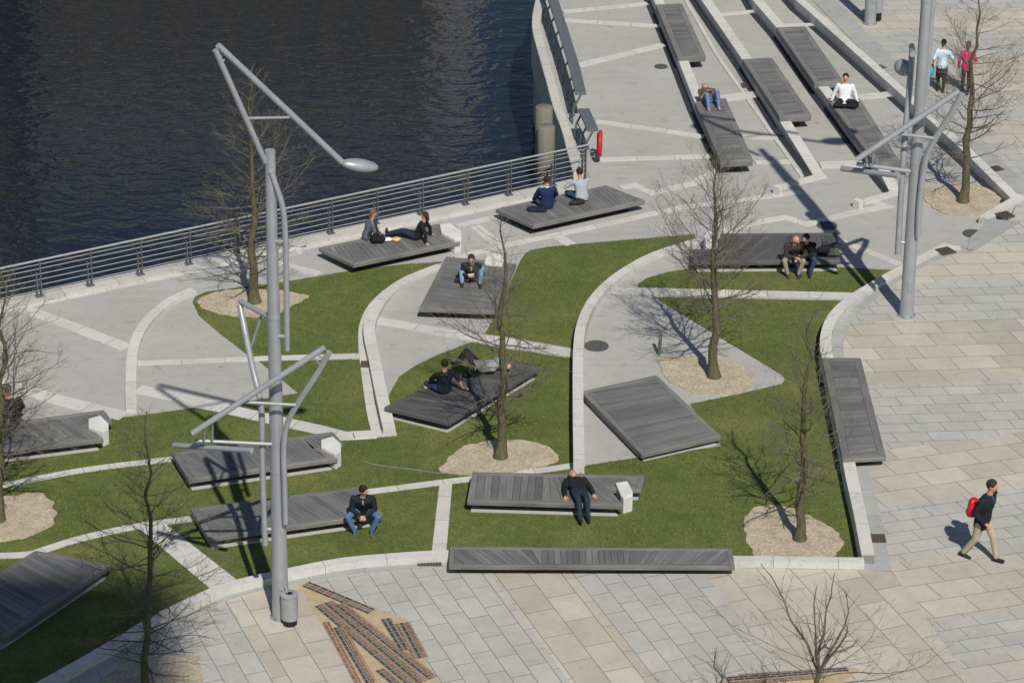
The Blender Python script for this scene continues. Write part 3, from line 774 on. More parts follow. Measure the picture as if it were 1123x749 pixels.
# ------------------------------------------------------------------ tall lamp masts
def mast(base, top, label, upper=True, Ytop=None, spec=None, group='tall steel lamp masts'):
    b = at(*base, PZ); Y = b.y
    root = empty('lamp_mast', (b.x, b.y, PZ), label, 'street lamp', group)
    def q(x, y, dy=0.0): return at_y(x, y, Y+dy)
    T = q(*top)
    m_ = MB(); n = 10
    m_.tube([b+(T-b)*(i/n) for i in range(n+1)], [.185-.075*i/n for i in range(n+1)], 24)
    m_.tube([b, b+Vector((0, 0, .02))], .25, 20)
    m_.build('mast', M['steel'], root, smooth=True)
    sleeve = MB(); sleeve.tube([b+Vector((0, 0, .02)), b+Vector((0, 0, .42))], .193, 24); sleeve.build('base_sleeve', M['steel'], root, smooth=True)
    ax_ = (T-b)
    for f in (.33, .66): 
        m_ = MB(); c_ = b+ax_*f; m_.tube([c_-Vector((0, 0, .03)), c_+Vector((0, 0, .03))], .185-.075*f+.008, 24); m_.build('collar', M['steel'], root, smooth=True)
    m_ = MB(); m_.box(b+Vector((.02, -.178, .95)), (.12, .03, .34)); m_.build('access_door', M['steel'], root, bevel=.006)
    for k in range(6):
        m_ = MB(); a_ = k*math.pi/3; q_ = b+Vector((math.cos(a_)*.222, math.sin(a_)*.222, 0)); m_.tube([q_, q_+Vector((0, 0, .05))], .016, 6); m_.build('bolt', M['steel_dark'], root)
    lastarm = root
    for nm, pts, r in spec:
        P = [q(*p) for p in pts]
        if len(P) > 2:
            S = []
            for i in range(len(P)-1):
                p0 = P[max(i-1, 0)]; p1 = P[i]; p2 = P[i+1]; p3 = P[min(i+2, len(P)-1)]
                for k in range(5):
                    t = k/5; S.append(.5*((2*p1)+(-p0+p2)*t+(2*p0-5*p1+4*p2-p3)*t*t+(-p0+3*p1-3*p2+p3)*t**3))
            S.append(P[-1]); P = S
        m_ = MB(); 
        if nm == 'luminaire':
            c = (P[0]+P[-1])/2; d = P[-1]-P[0]; rot = d.to_track_quat('X', 'Z').to_matrix()
            m_.ellipsoid(c, (d.length/2, r*1.35, r), rot, 20, 12)
        else: m_.tube(P, r, 12)
        o = m_.build(nm, M['steel'], lastarm if nm == 'luminaire' else root, smooth=True)
        if nm == 'arm': lastarm = o
    return root
left = [
 ('arm', [(291, 178, -.05), (262, 113, -.3), (236, 55, -.5)], .062),
 ('arm', [(239, 50, -.35), (306, 113, .25), (375, 178, .9)], .066),
 ('cross_bar', [(271, 130, -.25), (317, 129, .3)], .03),
 ('cross_bar', [(236, 60, -.45), (243, 62, -.35)], .02), ('cross_bar', [(239, 71, -.4), (246, 66, -.3)], .02),
 ('luminaire', [(374, 179, .9), (415, 184, 1.2)], .135),
 ('side_tube', [(297, 188, -.1), (303, 205, -.1), (310, 228, -.1), (313, 262, -.1), (314, 320, -.1), (315, 384, -.1)], .062),
 ('bracket', [(300, 265, -.05), (311, 265, -.1)], .045), ('bracket', [(302, 369, -.05), (314, 369, -.1)], .045),
 ('bent_tube', [(263, 334, .9), (269, 365, .6), (277, 403, .3), (284, 432, .05), (287, 455, 0), (288, 520, 0), (291, 597, 0)], .07),
 ('arm', [(263, 330, .9), (296, 348, .1)], .06), ('cross_bar', [(287, 345, .4), (276, 379, .55)], .03),
 ('bracket', [(289, 580, 0), (305, 580, 0)], .045),
 ('arm', [(211, 475, -.75), (356, 381, -.55)], .066),
 ('bent_tube', [(361, 386, -.6), (349, 408, -.5), (325, 445, -.35), (314, 468, -.25), (311, 495, -.22), (312, 535, -.22), (313, 574, -.22)], .066),
 ('cross_bar', [(269, 441, -.6), (324, 444, -.4)], .035),
 ('cross_bar', [(343, 391, -.6), (353, 402, -.5)], .02), ('cross_bar', [(348, 388, -.6), (357, 396, -.5)], .02),
 ('arm', [(191, 488, .3), (276, 494, -1.0)], .062), ('arm', [(213, 483, -.4), (298, 487, -.1)], .042),
 ('cross_bar', [(224, 468, -.7), (224, 483, -.5)], .022), ('cross_bar', [(233, 462, -.7), (233, 483, -.5)], .022)]
mast((308, 676), (296, 165), 'tall steel lamp mast on the left with a bent arm and flat oval lamp head', spec=left)
rightm = [
 ('side_tube', [(1030, -160, .1), (1023, 0, .1), (1019, 50, .1), (1016, 104, .1)], .07), ('bracket', [(1009, 90, 0), (1018, 90, .1)], .045),
 ('bent_tube', [(1000.5, 54, .9), (998, 90, .6), (994, 133, .3), (991, 170, .05), (988, 215, 0), (984.5, 279, 0)], .082),
 ('arm', [(1000, 51, .9), (1001, 60, .1)], .08), ('luminaire', [(985, 73, .9), (996, 76, 1.1)], .22),
 ('bracket', [(987, 266, 0), (997, 266, 0)], .05),
 ('arm', [(940, 175, -.75), (1052, 100, -.55)], .08),
 ('bent_tube', [(1055, 103, -.6), (1042, 127, -.5), (1028, 148, -.4), (1016, 172, -.28), (1011, 200, -.22), (1008, 230, -.22), (1007, 259, -.22)], .085),
 ('cross_bar', [(986, 147, -.6), (1025, 152, -.4)], .045),
 ('arm', [(923, 185, .3), (986, 193, -1.0)], .075), ('arm', [(940, 180, -.4), (998, 188, -.1)], .055),
 ('cross_bar', [(950, 170, -.7), (950, 181, -.5)], .028), ('cross_bar', [(957, 166, -.7), (957, 182, -.5)], .028),
 ('arm', [(1018, -170, -.05), (975, -300, -.5)], .07), ('arm', [(976, -302, -.4), (1100, -190, .9)], .07), ('cross_bar', [(1000, -230, -.25), (1045, -238, .3)], .03),
 ('luminaire', [(1100, -190, .9), (1138, -184, 1.2)], .19)]
mast((994, 346), (1028, -190), 'tall steel lamp mast on the right standing on pale paving', spec=rightm)
mast((954, 26), (966, -560), 'lamp mast at the top edge with a litter bin on it, only its foot showing', spec=[])
def bin_(px, py, z, label, h=.78, r=.19, lift=.16):
    p = at(px, py, z); root = empty('litter_bin', (p.x, p.y, z), label, 'bin', 'grey round litter bins')
    m_ = MB(); m_.tube([p, p+Vector((0, 0, lift+.02))], r*.85, 18); m_.build('foot', M['dark'], root, smooth=True)
    m_ = MB(); m_.tube([p+Vector((0, 0, lift)), p+Vector((0, 0, h-.06)), p+Vector((0, 0, h-.06)), p+Vector((0, 0, h-.04))], [r, r, r*.96, r*.96], 24); m_.build('drum', M['steel'], root, smooth=True)
    m_ = MB(); m_.tube([p+Vector((0, 0, h-.04)), p+Vector((0, 0, h)), p+Vector((0, 0, h+.015))], [r*1.04, r*1.04, r*.8], 24); lid = m_.build('lid', M['steel'], root, smooth=True)
    m_ = MB(); m_.ellipsoid(p+Vector((0, 0, h+.012)), (r*.48, r*.40, .012), None, 16, 4); m_.build('opening', M['dark'], lid)
    m_ = MB(); m_.tube([p+Vector((-r*.2, 0, h)), p+Vector((-r*.5, r*.6, h+.13))], .015, 6); m_.build('handle', M['steel'], lid)
bin_(318, 684, PZ, 'round grey litter bin beside the left lamp mast')
bin_(961, 22, PZ, 'round grey litter bin beside the lamp mast at the top edge', r=.2, h=.95, lift=.3)

# flat dark round discs, drain grates
def disc(px, py, r, z, label):
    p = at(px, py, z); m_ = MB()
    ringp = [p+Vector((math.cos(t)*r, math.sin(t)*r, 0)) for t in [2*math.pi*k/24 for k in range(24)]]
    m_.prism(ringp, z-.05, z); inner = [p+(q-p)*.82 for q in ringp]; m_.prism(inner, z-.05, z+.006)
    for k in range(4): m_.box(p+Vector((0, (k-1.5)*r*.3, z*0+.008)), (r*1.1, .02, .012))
    o = m_.build('dark_disc', M['iron']); tag(o, label, 'manhole cover', 'dark round discs in the concrete')
disc(654, 379, .33, .02, 'largest dark round cover, on the grey path inside the curved kerb')
disc(907, 247, .30, .02, 'dark round cover just behind the couple on the deck')
disc(1067, 256, .30, .02, 'dark round cover near the gravel bed on the right')
disc(725, 73, .22, .02, 'small dark round cover left of the terrace decks')
def grate(px, py, w, d, z, label, ang=0.0):
    p = at(px, py, z); root = empty('drain_grate', (p.x, p.y, z), label, 'drain grate', 'rusty drain grates')
    root.rotation_euler = (0, 0, 0)
    m_ = MB(); ca, sa = math.cos(ang), math.sin(ang)
    m_.box(p+Vector((0, 0, -.02)), (w, d, .04), ang); m_.build('pan', M['iron'], root)
    m_ = MB()
    for k in range(int(w/.07)):
        x = -w/2+.035+k*.07; m_.box(p+Vector((x*ca, x*sa, .008)), (.04, d*.94, .016), ang)
    m_.build('bars', M['rust'], root)
grate(471, 617.5, .56, .26, PZ+.016, 'brown drain grate at the left end of the very long bench')
grate(401, 399, .26, .34, .075, 'small brown grate in the strip beside the curved kerb')
grate(963, 590, .36, .40, PZ+.016, 'brown drain grate near the right corner of the lawn')
grate(1037, 275, .46, .42, PZ+.045, 'brown drain grate by the right lamp mast', .5)
grate(1102, 235.5, .44, .40, PZ+.065, 'brown drain grate beyond the gravel bed at the right', .5)
grate(1092, 185, .42, .36, PZ+.04, 'brown drain grate right of the bare tree at the right', .5)
grate(966, 74, .42, .36, PZ+.016, 'brown drain grate below the lamp mast at the top edge', .6)
grate(885, 192, .3, .4, .012, 'brown drain grate at the lower end of a terrace step', 0)
grate(818, 94, .3, .4, .012, 'brown drain grate beside the middle terrace deck', 0)
grate(326, 269, .5, .28, .014, 'brown drain grate on the promenade by the railing', .15)
# stake and cable
s0 = at(722, 389, 0); o = None
m_ = MB(); m_.tube([s0+Vector((0, 0, -.1)), s0+Vector((.06, 0, .72))], .045, 8); o = m_.build('tree_stake', M['pile'], smooth=True)
tag(o, 'short wooden stake at the edge of a gravel tree bed', 'stake')
m_ = MB(); m_.tube([at(x, y, .02) for x, y in smooth_px([(395, 505), (415, 510), (440, 513), (475, 518), (486, 519)])], .012, 5)
tag(m_.build('hose', M['band']), 'thin pale hose lying across the lawn', 'hose')

# ------------------------------------------------------------------ bare trees
def tree(base, topy, z, label, seed, spread=1.9, lean=(0, 0), r0=.13, nb=46, first=.22, leader=True, up=.42, twigk=1.0):
    rnd = random.Random(seed)
    b = at(*base, z); tp = at_y(base[0]+lean[0], topy, b.y); Hh = tp.z-z; top = Vector((tp.x, b.y+lean[1], tp.z))
    root = empty('bare_tree', (b.x, b.y, z), label, 'tree', 'bare young trees')
    n = 14; wob = [Vector((rnd.uniform(-1, 1), rnd.uniform(-1, 1), 0))*.05 for _ in range(n+1)]
    P = [b.lerp(top, i/n)+(wob[i] if 0 < i else Vector((0, 0, 0)))*(1+i/n) for i in range(n+1)]
    rad = [r0*((1-i/n)**1.0)*.80+.010+(r0*.3 if i == 0 else 0) for i in range(n+1)]
    tk = MB()
    P2 = [P[0]-Vector((0, 0, .1)), P[0], P[0]+(P[1]-P[0])*.4]+P[1:]
    rad2 = [r0*1.5, r0*1.35, r0*1.02]+rad[1:]
    kmax = len(P2) if leader else int(len(P2)*.6)
    tk.tube(P2[:kmax], rad2[:kmax], 12)
    tk.build('trunk', M['bark'], root, smooth=True)
    cr = MB()
    def limb(p, d, L, r, lvl):
        segs = max(3, int(L/.16)); pts = [p.copy()]; rr = [r]; dd = d.copy()
        for i in range(segs):
            dd = dd+Vector((rnd.gauss(0, .13), rnd.gauss(0, .13), rnd.gauss(0, .10)+(.06 if lvl else .035)))
            dd.normalize(); pts.append(pts[-1]+dd*(L/segs)); rr.append(r*(1-.78*(i+1)/segs))
        cr.tube(pts, rr, 5 if r > .012 else 3, cap=False)
        if lvl >= 3: return
        k = int((L*(5.2 if lvl == 0 else 7.5)+1)*twigk) if lvl < 2 else int(L*7*twigk)
        for j in range(k):
            f = rnd.uniform(.18, .97); q = f*(len(pts)-1); i0 = min(int(q), len(pts)-2); pp = pts[i0].lerp(pts[i0+1], q-i0)
            dr = (pts[i0+1]-pts[i0]).normalized(); s = Vector((rnd.gauss(0, 1), rnd.gauss(0, 1), rnd.gauss(.15, .7)))
            s = (s-dr*s.dot(dr)); s.normalize()
            nd = (dr*rnd.uniform(.6, 1.1)+s*rnd.uniform(.5, .95)).normalized()
            nl = L*rnd.uniform(.22, .5)*(1.15-f*.6)
            if nl < .07: continue
            limb(pp, nd, nl, max(.0030, rr[i0]*rnd.uniform(.36, .54)), lvl+1)
    nb = int(nb*1.35); spread *= 1.08; twigk *= 1.25
    for j in range(nb):
        f = first+(1-first)*(j+rnd.random())/nb
        if not leader and f > .62: break
        q = f*n; i0 = min(int(q), n-1); pp = P[i0].lerp(P[i0+1], q-i0)
        a = j*2.4+rnd.uniform(-.5, .5); g = (f-first)/(1-first)
        env = (0.55+.9*min(1, g*3.5))*(1-g)**.75+.16
        elev = up*(.25+g*1.5)+rnd.uniform(-.18, .22)
        d = Vector((math.cos(a)*math.cos(elev), math.sin(a)*math.cos(elev), math.sin(elev)))
        limb(pp, d, spread*env*rnd.uniform(.6, 1.05), max(.010, rad[i0]*rnd.uniform(.18, .30)), 0)
    if not leader:
        i0 = int(n*.6)
        for j in range(5):
            a = j*1.3+rnd.random(); d = Vector((math.cos(a)*.55, math.sin(a)*.5, 1)).normalized()
            limb(P[min(kmax-3, n)], d, Hh*.42*rnd.uniform(.8, 1.15), .035, 0)
    cr.build('branches', M['twig'], root)
tree((279, 331), 78, .02, 'bare tree by the railing, standing in a leaf-shaped gravel bed', 3, 1.75, (-6, 0), r0=.15, nb=44, first=.12)
tree((549, 501), 235, .02, 'bare slim tree in the gravel bed before the dark deck', 5, 1.6, (4, 0), r0=.145, nb=40, first=.2, up=.2)
tree((783, 413), 170, .02, 'bare dense tree whose gravel bed lies inside the grey path', 8, 2.0, (4, 0), r0=.15, nb=54, first=.25, up=.55)
tree((877, 591), 330, .02, 'bare tree near the right corner of the lawn', 12, 1.45, (14, 0), r0=.13, nb=42, first=.2, up=.35)
tree((1056, 221), -20, .03, 'bare tree in the round gravel bed by the right lamp mast', 17, 1.9, (18, 0), r0=.15, nb=42, first=.20, up=.3, twigk=.95)
tree((-2, 570), 300, .02, 'bare tree cut by the left edge of the picture', 21, 2.0, (6, 0), r0=.15, nb=44, first=.2, up=.4)
tree((160, 764), 452, PZ, 'bare tree at the lower left in front of the mast shadow', 26, 1.6, (3, 0), r0=.105, nb=60, first=.1, up=.3)
tree((885, 860), 610, PZ, 'bare tree rising from below the lower edge at right', 33, 2.2, (20, 0), r0=.10, nb=26, first=.3, leader=False, up=.7, twigk=.5)
tree((788, 905), 716, PZ, 'tip of a small bare tree at the lower edge', 38, .9, (0, 0), r0=.07, nb=22, first=.3, up=.9)

# ------------------------------------------------------------------ people
def cloth(c, rough=.85): 
    k = 'cloth_%.3f_%.3f_%.3f' % c
    if k not in M: M[k] = flat('cloth', c, rough, var=.34 if max(c) < .2 else .08, nscale=11, bmp=1.0 if max(c) < .2 else .35)
    return M[k]
def skinm(c=(0.50, 0.29, 0.20)):
    k = 'skin%.2f' % c[0]
    if k not in M: M[k] = flat('skin', c, .55, var=.05)
    return M[k]
def ik(a, t, l1, l2, pole):
    d = t-a; L = min(d.length, (l1+l2)*.995); dn = d.normalized()
    x = (l1*l1-l2*l2+L*L)/(2*L); h = math.sqrt(max(0, l1*l1-x*x))
    p = pole-dn*pole.dot(dn)
    if p.length < 1e-5: p = Vector((0, 0, 1))
    p.normalize(); return a+dn*x+p*h, a+dn*L
def remesh(mb, name, voxel, parent, mt, smooth_it=4, post=None):
    me = mb.mesh(name); o = bpy.data.objects.new('tmp', me); col.objects.link(o)
    rm = o.modifiers.new('r', 'REMESH'); rm.mode = 'VOXEL'; rm.voxel_size = voxel; rm.use_smooth_shade = True
    sm = o.modifiers.new('s', 'SMOOTH'); sm.factor = .5; sm.iterations = smooth_it
    dg = bpy.context.evaluated_depsgraph_get(); dg.update()
    me2 = bpy.data.meshes.new_from_object(o.evaluated_get(dg))
    bpy.data.objects.remove(o); me2.name = name
    if post is not None:
        bm = bmesh.new(); bm.from_mesh(me2); pm = post.mesh('x'); bm.from_mesh(pm); bm.to_mesh(me2); bm.free()
    me2.materials.clear()
    ob = link(name, me2, mt, parent, True)
    return ob
def caps(mb, a, b, ra, rb, seg=12):
    a = Vector(a); b = Vector(b); d = (b-a)
    if d.length < 1e-4: mb.ellipsoid(a, (ra,)*3); return
    dn = d.normalized()
    pts = []; rr = []
    for k in range(4):
        t = math.pi/2*k/3; pts.append(a-dn*ra*math.cos(t)*.999); rr.append(max(.002, ra*math.sin(t)))
    for k in range(1, 4):
        f = k/4; pts.append(a+d*f); rr.append(ra+(rb-ra)*f)
    for k in range(4):
        t = math.pi/2*k/3; pts.append(b+dn*rb*math.sin(t)); rr.append(max(.002, rb*math.cos(t)))
    mb.tube(pts, rr, seg)
def loft(mb, rings, seg=18):
    """rings: (centre, lateral, forward, rx, ry)"""
    b = len(mb.v)
    for c, la, fo, rx, ry in rings:
        for k in range(seg):
            t = 2*math.pi*k/seg; ct, st = math.cos(t), math.sin(t)
            mb.v.append(c+la*(rx*math.copysign(abs(ct)**.85, ct))+fo*(ry*math.copysign(abs(st)**.85, st)))
            mb.tone.append(.5); mb.run.append(0); mb.grain.append(c.copy())
    n = len(rings)
    for i in range(n-1):
        for k in range(seg):
            k2 = (k+1) % seg; mb.face((b+i*seg+k, b+i*seg+k2, b+(i+1)*seg+k2, b+(i+1)*seg+k))
    mb.face([b+k for k in range(seg)][::-1]); mb.face([b+(n-1)*seg+k for k in range(seg)])
V = Vector
def person(loc, yaw, label, pose, top=(.02, .02, .025), legs=(.03, .05, .10), hair=(.02, .014, .01), shoe=(.02, .02, .02), hairlen=0, skirt=False,
           short=False, skin=(0.50, 0.29, 0.20), bald=False, scale=1.0, collar=None, coat=0.0, female=False, bare_legs=False):
    root = empty('person', loc, label, 'person'); root.rotation_euler = (0, 0, yaw); root.scale = (scale*(1.02 if female else 1.13), scale*(1.02 if female else 1.13), scale*1.02)
    p = dict(pel=V((0, 0, .12)), neck=V((0, 0, .62)), lat=V((1, 0, 0)), head=None, look=V((0, 1, 0)),
             hands=[V((-.2, .25, .15)), V((.2, .25, .15))], elbow=[V((-1, -.6, -.3)), V((1, -.6, -.3))],
             ank=[V((-.15, .5, -.25)), V((.15, .5, -.25))], knee=[V((-.2, .3, 1)), V((.2, .3, 1))], toe=[V((0, 1, 0)), V((0, 1, 0))], bend=V((0, 0, 0)))
    p.update(pose)
    pel, neck = p['pel'], p['neck']; spine = (neck-pel).normalized(); lat = p['lat'].normalized(); lat = (lat-spine*lat.dot(spine)).normalized(); fo = spine.cross(lat)*-1
    fo = lat.cross(spine)*-1 if False else spine.cross(lat)
    if fo.dot(p['look']) < -0.3 and 'fo' not in p: pass
    head = p['head'] or neck+spine*.10+V((0, 0, .10))+p['look']*.03
    look = p['look'].normalized()
    sw = .165 if female else .19
    sh = [neck-lat*sw-spine*.06, neck+lat*sw-spine*.06]
    hip = [pel-lat*.09, pel+lat*.09]
    el = []; wr = []; kn = []; an = []
    for i in range(2):
        e, w_ = ik(sh[i], p['hands'][i], .28, .25, p['elbow'][i]); el.append(e); wr.append(w_)
        k, a = ik(hip[i], p['ank'][i], .43, .42, p['knee'][i]); kn.append(k); an.append(a)
    mid = (pel+neck)/2+p['bend']
    def torso(mb, g, wf=1.0, low=0.0):
        loft(mb, [(pel-spine*(.10+low), lat, fo, (.13+g)*wf, .10+g), (pel, lat, fo, (.165+g)*wf, .115+g), (pel.lerp(mid, .6), lat, fo, (.145+g)*wf*(.9 if female else 1), .10+g),
                  (mid.lerp(neck, .35), lat, fo, (.17+g)*wf, .115+g), (mid.lerp(neck, .72), lat, fo, (.175+g)*wf, .105+g), (neck-spine*.045, lat, fo, (.12+g)*wf, .08+g), (neck, lat, fo, .06+g*.6, .06+g*.6)])
    sk = skinm(skin)
    # body, one continuous surface
    bd = MB(); torso(bd, -.018)
    caps(bd, neck-spine*.05, head-V((0, 0, .03)), .058, .055)
    hz = (head-neck).normalized(); la_h = look.cross(hz).normalized(); lk = hz.cross(la_h).normalized()
    rot = Matrix((la_h, lk, hz)).transposed()
    bd.ellipsoid(head, (.076, .094, .115), rot, 20, 14)
    bd.ellipsoid(head+lk*.03-hz*.055, (.052, .062, .055), rot)
    caps(bd, head+lk*.088+hz*.005, head+lk*.112-hz*.022, .012, .016, 8)
    for s in (-1, 1): bd.ellipsoid(head+la_h*s*.08-hz*.005, (.012, .02, .03), rot, 8, 6)
    fing = MB()
    for i in range(2):
        caps(bd, sh[i], el[i], .046, .038); caps(bd, el[i], wr[i], .040, .026)
        caps(bd, hip[i], kn[i], .072, .050); caps(bd, kn[i], an[i], .050, .034)
        hd = p.get('handdir', [None, None])[i] or (wr[i]-el[i]).normalized()
        hd = hd.normalized(); side = hd.cross(V((0, 0, 1)))
        if side.length < .2: side = V((1, 0, 0))
        side.normalize(); nz = side.cross(hd).normalized()
        if nz.z > 0: nz = -nz
        rr = Matrix((side, hd, nz)).transposed()
        bd.ellipsoid(wr[i]+hd*.055, (.040, .055, .018), rr, 12, 8)
        for k, (o_, L) in enumerate(((-.030, .058), (-.010, .072), (.011, .068), (.031, .052))):
            a = wr[i]+hd*.085+side*o_; b2 = a+hd*L*.5+side*o_*.15+nz*.010; c2 = b2+hd*L*.42+nz*.026
            fing.tube([a, b2, c2], [.0105, .0095, .006], 6)
        sgn = 1 if i == 0 else -1
        a = wr[i]+hd*.03+side*sgn*.03; b2 = a+hd*.03+side*sgn*.026+nz*.01; fing.tube([a, b2, b2+hd*.032+nz*.012], [.013, .011, .007], 6)
    for s in (-1, 1): fing.ellipsoid(head+lk*.083+la_h*s*.030+hz*.012, (.009, .006, .006), rot, 6, 5)
    remesh(bd, 'body', .013, root, sk, 2, fing)
    # eyes, mouth
    ey = MB()
    for s in (-1, 1): ey.ellipsoid(head+lk*.090+la_h*s*.030+hz*.013, (.010, .006, .006), rot, 8, 6)
    ey.ellipsoid(head+lk*.090-hz*.055, (.022, .008, .005), rot, 8, 5)
    ey.build('face_features', cloth((.09, .03, .025)), None); e_ = bpy.data.objects[-1] if False else None
    fo_ = [o for o in col.objects if o.name.startswith('face_features')][-1]; fo_ = max((o for o in col.objects if o.name.startswith('face_features') and o.parent is None), key=lambda o: o.name); fo_.parent = root
    # hair
    if not bald:
        hb = MB(); hb.ellipsoid(head+hz*.028-lk*.022, (.090, .100, .108), rot, 18, 12)
        if hairlen:
            caps(hb, head-lk*.055, head-lk*.10-V((0, 0, hairlen)), .075, .045)
        remesh(hb, 'hair', .014, root, cloth(hair), 2)
    # top
    tb = MB(); torso(tb, .014, 1.03, coat)
    for i in range(2):
        caps(tb, sh[i]+spine*.0, el[i], .068, .056)
        if short: pass
        else: caps(tb, el[i], el[i].lerp(wr[i], .93), .056, .043)
    remesh(tb, 'jacket' if not short else 'shirt', .016, root, cloth(top), 3)
    if collar:
        cb = MB(); cb.ellipsoid(neck+spine*.0, (.075, .07, .035), None, 12, 6)
        cb.ellipsoid(neck-spine*.09+fo*0+lk*.0+(fo if fo.dot(look) > 0 else -fo)*.088, (.035, .04, .09), None, 10, 8); remesh(cb, 'shirt', .014, root, cloth(collar), 1)
    # legs
    lb = MB()
    loft(lb, [(pel-spine*.11, lat, fo, .13, .10), (pel-spine*.02, lat, fo, .18, .128), (pel+spine*.09, lat, fo, .162, .118)])
    if skirt:
        md = (kn[0]+kn[1])/2; loft(lb, [(md-V((0, 0, .02)), lat, fo, .19, .13), (md.lerp(pel, .5), lat, fo, .185, .13), (pel, lat, fo, .175, .125)])
    else:
        for i in range(2): caps(lb, hip[i], kn[i], .092, .068)
    if not bare_legs:
        for i in range(2): caps(lb, kn[i], an[i].lerp(kn[i], .04), .066, .052)
    remesh(lb, 'skirt' if skirt else 'trousers', .016, root, cloth(legs), 3)
    for i in range(2):
        s_ = MB(); td = p['toe'][i].normalized(); a = an[i]
        dn = V((0, 0, -1)) if abs(td.z) < .6 else (an[i]-kn[i]).normalized()
        caps(s_, a+dn*.045-td*.05, a+dn*.052+td*.13, .040, .036); caps(s_, a, a+dn*.03, .042, .045)
        remesh(s_, 'shoe', .014, root, cloth(shoe), 2)
    return root
def yawto(v): return math.atan2(-v[0], v[1])    # local +y -> world v
DK = .36
# seated on an edge, feet on the ground
def edge_pose(lean=.14, hands=None, look=V((0, 1, -.1)), spread=.16, **k):
    d = dict(pel=V((0, 0, .11)), neck=V((0, lean+.05, .585)), ank=[V((-spread, .39, -.265)), V((spread, .39, -.265))], knee=[V((-.35, .3, 1)), V((.35, .3, 1))],
             hands=hands or [V((-.05, .36, .16)), V((.05, .36, .16))], look=look)
    d.update(k); return d
def cross_pose(lean=.1, look=V((0, 1, -.1)), hands=None, **k):
    d = dict(pel=V((0, 0, .11)), neck=V((0, lean, .61)), ank=[V((.16, .30, .07)), V((-.16, .34, .07))], knee=[V((-1, .35, .1)), V((1, .35, .1))], toe=[V((1, .3, 0)), V((-1, .3, 0))],
             hands=hands or [V((-.12, .34, .24)), V((.12, .34, .24))], look=look)
    d.update(k); return d
P_ = person
# man on the deck in the path, facing the camera
P_(at(517, 306, DK), R(180), 'man in black jacket and blue jeans eating on the deck in the concrete path', dict(edge_pose(.20, [V((-.07, .38, .30)), V((.07, .38, .30))], V((0, 1, -.5)), .24), ank=[V((-.22, .42, .08)), V((.22, .38, .08))]),
   (.018, .018, .02), (.20, .30, .46), (.03, .022, .018), collar=(.35, .38, .2))
# man on the near deck
P_(at(399, 563, DK), R(180), 'man in dark cardigan and blue jeans seated on the deck by the mast shadow', edge_pose(.20, None, V((-.75, .6, -.1)), .17, knee=[V((-.45, .3, 1)), V((.45, .3, 1))], ank=[V((-.17, .32, -.25)), V((.17, .32, -.25))]), (.013, .017, .024), (.085, .16, .31), collar=(.22, .23, .25), scale=1.04, shoe=(.10, .11, .14))
# man lying back on the deck with the white block
pl = at(635, 544, DK)
P_(pl, R(190), 'man in black sweater and dark jeans lying on his back across the deck', dict(pel=V((0, 0, .12)), neck=V((.0, -.52, .16)), head=V((.0, -.72, .17)), look=V((0, .25, 1)), lat=V((1, 0, 0)),
   hands=[V((-.31, .05, .06)), V((.31, .05, .06))], elbow=[V((-1, 0, .1)), V((1, 0, .1))], ank=[V((-.09, .60, -.22)), V((.09, .64, -.22))], knee=[V((0, .4, 1)), V((0, .4, 1))], toe=[V((0, .8, .3)), V((0, .8, .3))]),
   (.012, .014, .018), (.018, .028, .055), (.05, .04, .035), bald=True, scale=1.0)
# two men on the deck by the railing, backs turned
P_(at(600, 228, DK), R(12), 'man in navy sweater with his back turned on the deck by the railing', cross_pose(.06, V((.1, 1, -.2))), (.012, .022, .075), (.03, .07, .14), (.035, .02, .012), collar=(.6, .6, .6))
P_(at(638, 220, DK), R(22), 'man in pale grey shirt with his back turned beside the man in navy', cross_pose(.12, V((-.3, 1, -.2)), [V((-.22, .42, .36)), V((-.05, .42, .34))]), (.36, .39, .44), (.03, .06, .14), (.03, .018, .012))
# women on the first deck
P_(at(402, 262, DK), R(-75), 'woman with long fair hair and striped vest sitting on the deck by the railing', dict(edge_pose(.1, None, V((.2, 1, 0)), .12), ank=[V((-.1, .36, .08)), V((.1, .34, .08))], knee=[V((0, .3, 1)), V((0, .3, 1))]),
   (.11, .12, .16), (.03, .03, .04), (.15, .088, .045), hairlen=.30, female=True, scale=.96)
P_(at(457, 262, DK), R(78), 'woman in black leaning back on her hands with legs stretched out', dict(pel=V((0, 0, .10)), neck=V((0, -.22, .56)), look=V((.1, 1, -.1)), hands=[V((-.30, -.34, .03)), V((.30, -.34, .03))], elbow=[V((-.5, -1, 0)), V((.5, -1, 0))],
   handdir=[V((-.6, -1, -.1)), V((.6, -1, -.1))], ank=[V((-.07, .80, .08)), V((.05, .82, .08))], knee=[V((0, 0, 1)), V((0, 0, 1))], toe=[V((-.2, .3, 1)), V((.2, .3, 1))]), (.012, .012, .014), (.018, .025, .045), (.05, .025, .012), hairlen=.12, female=True, scale=.97)
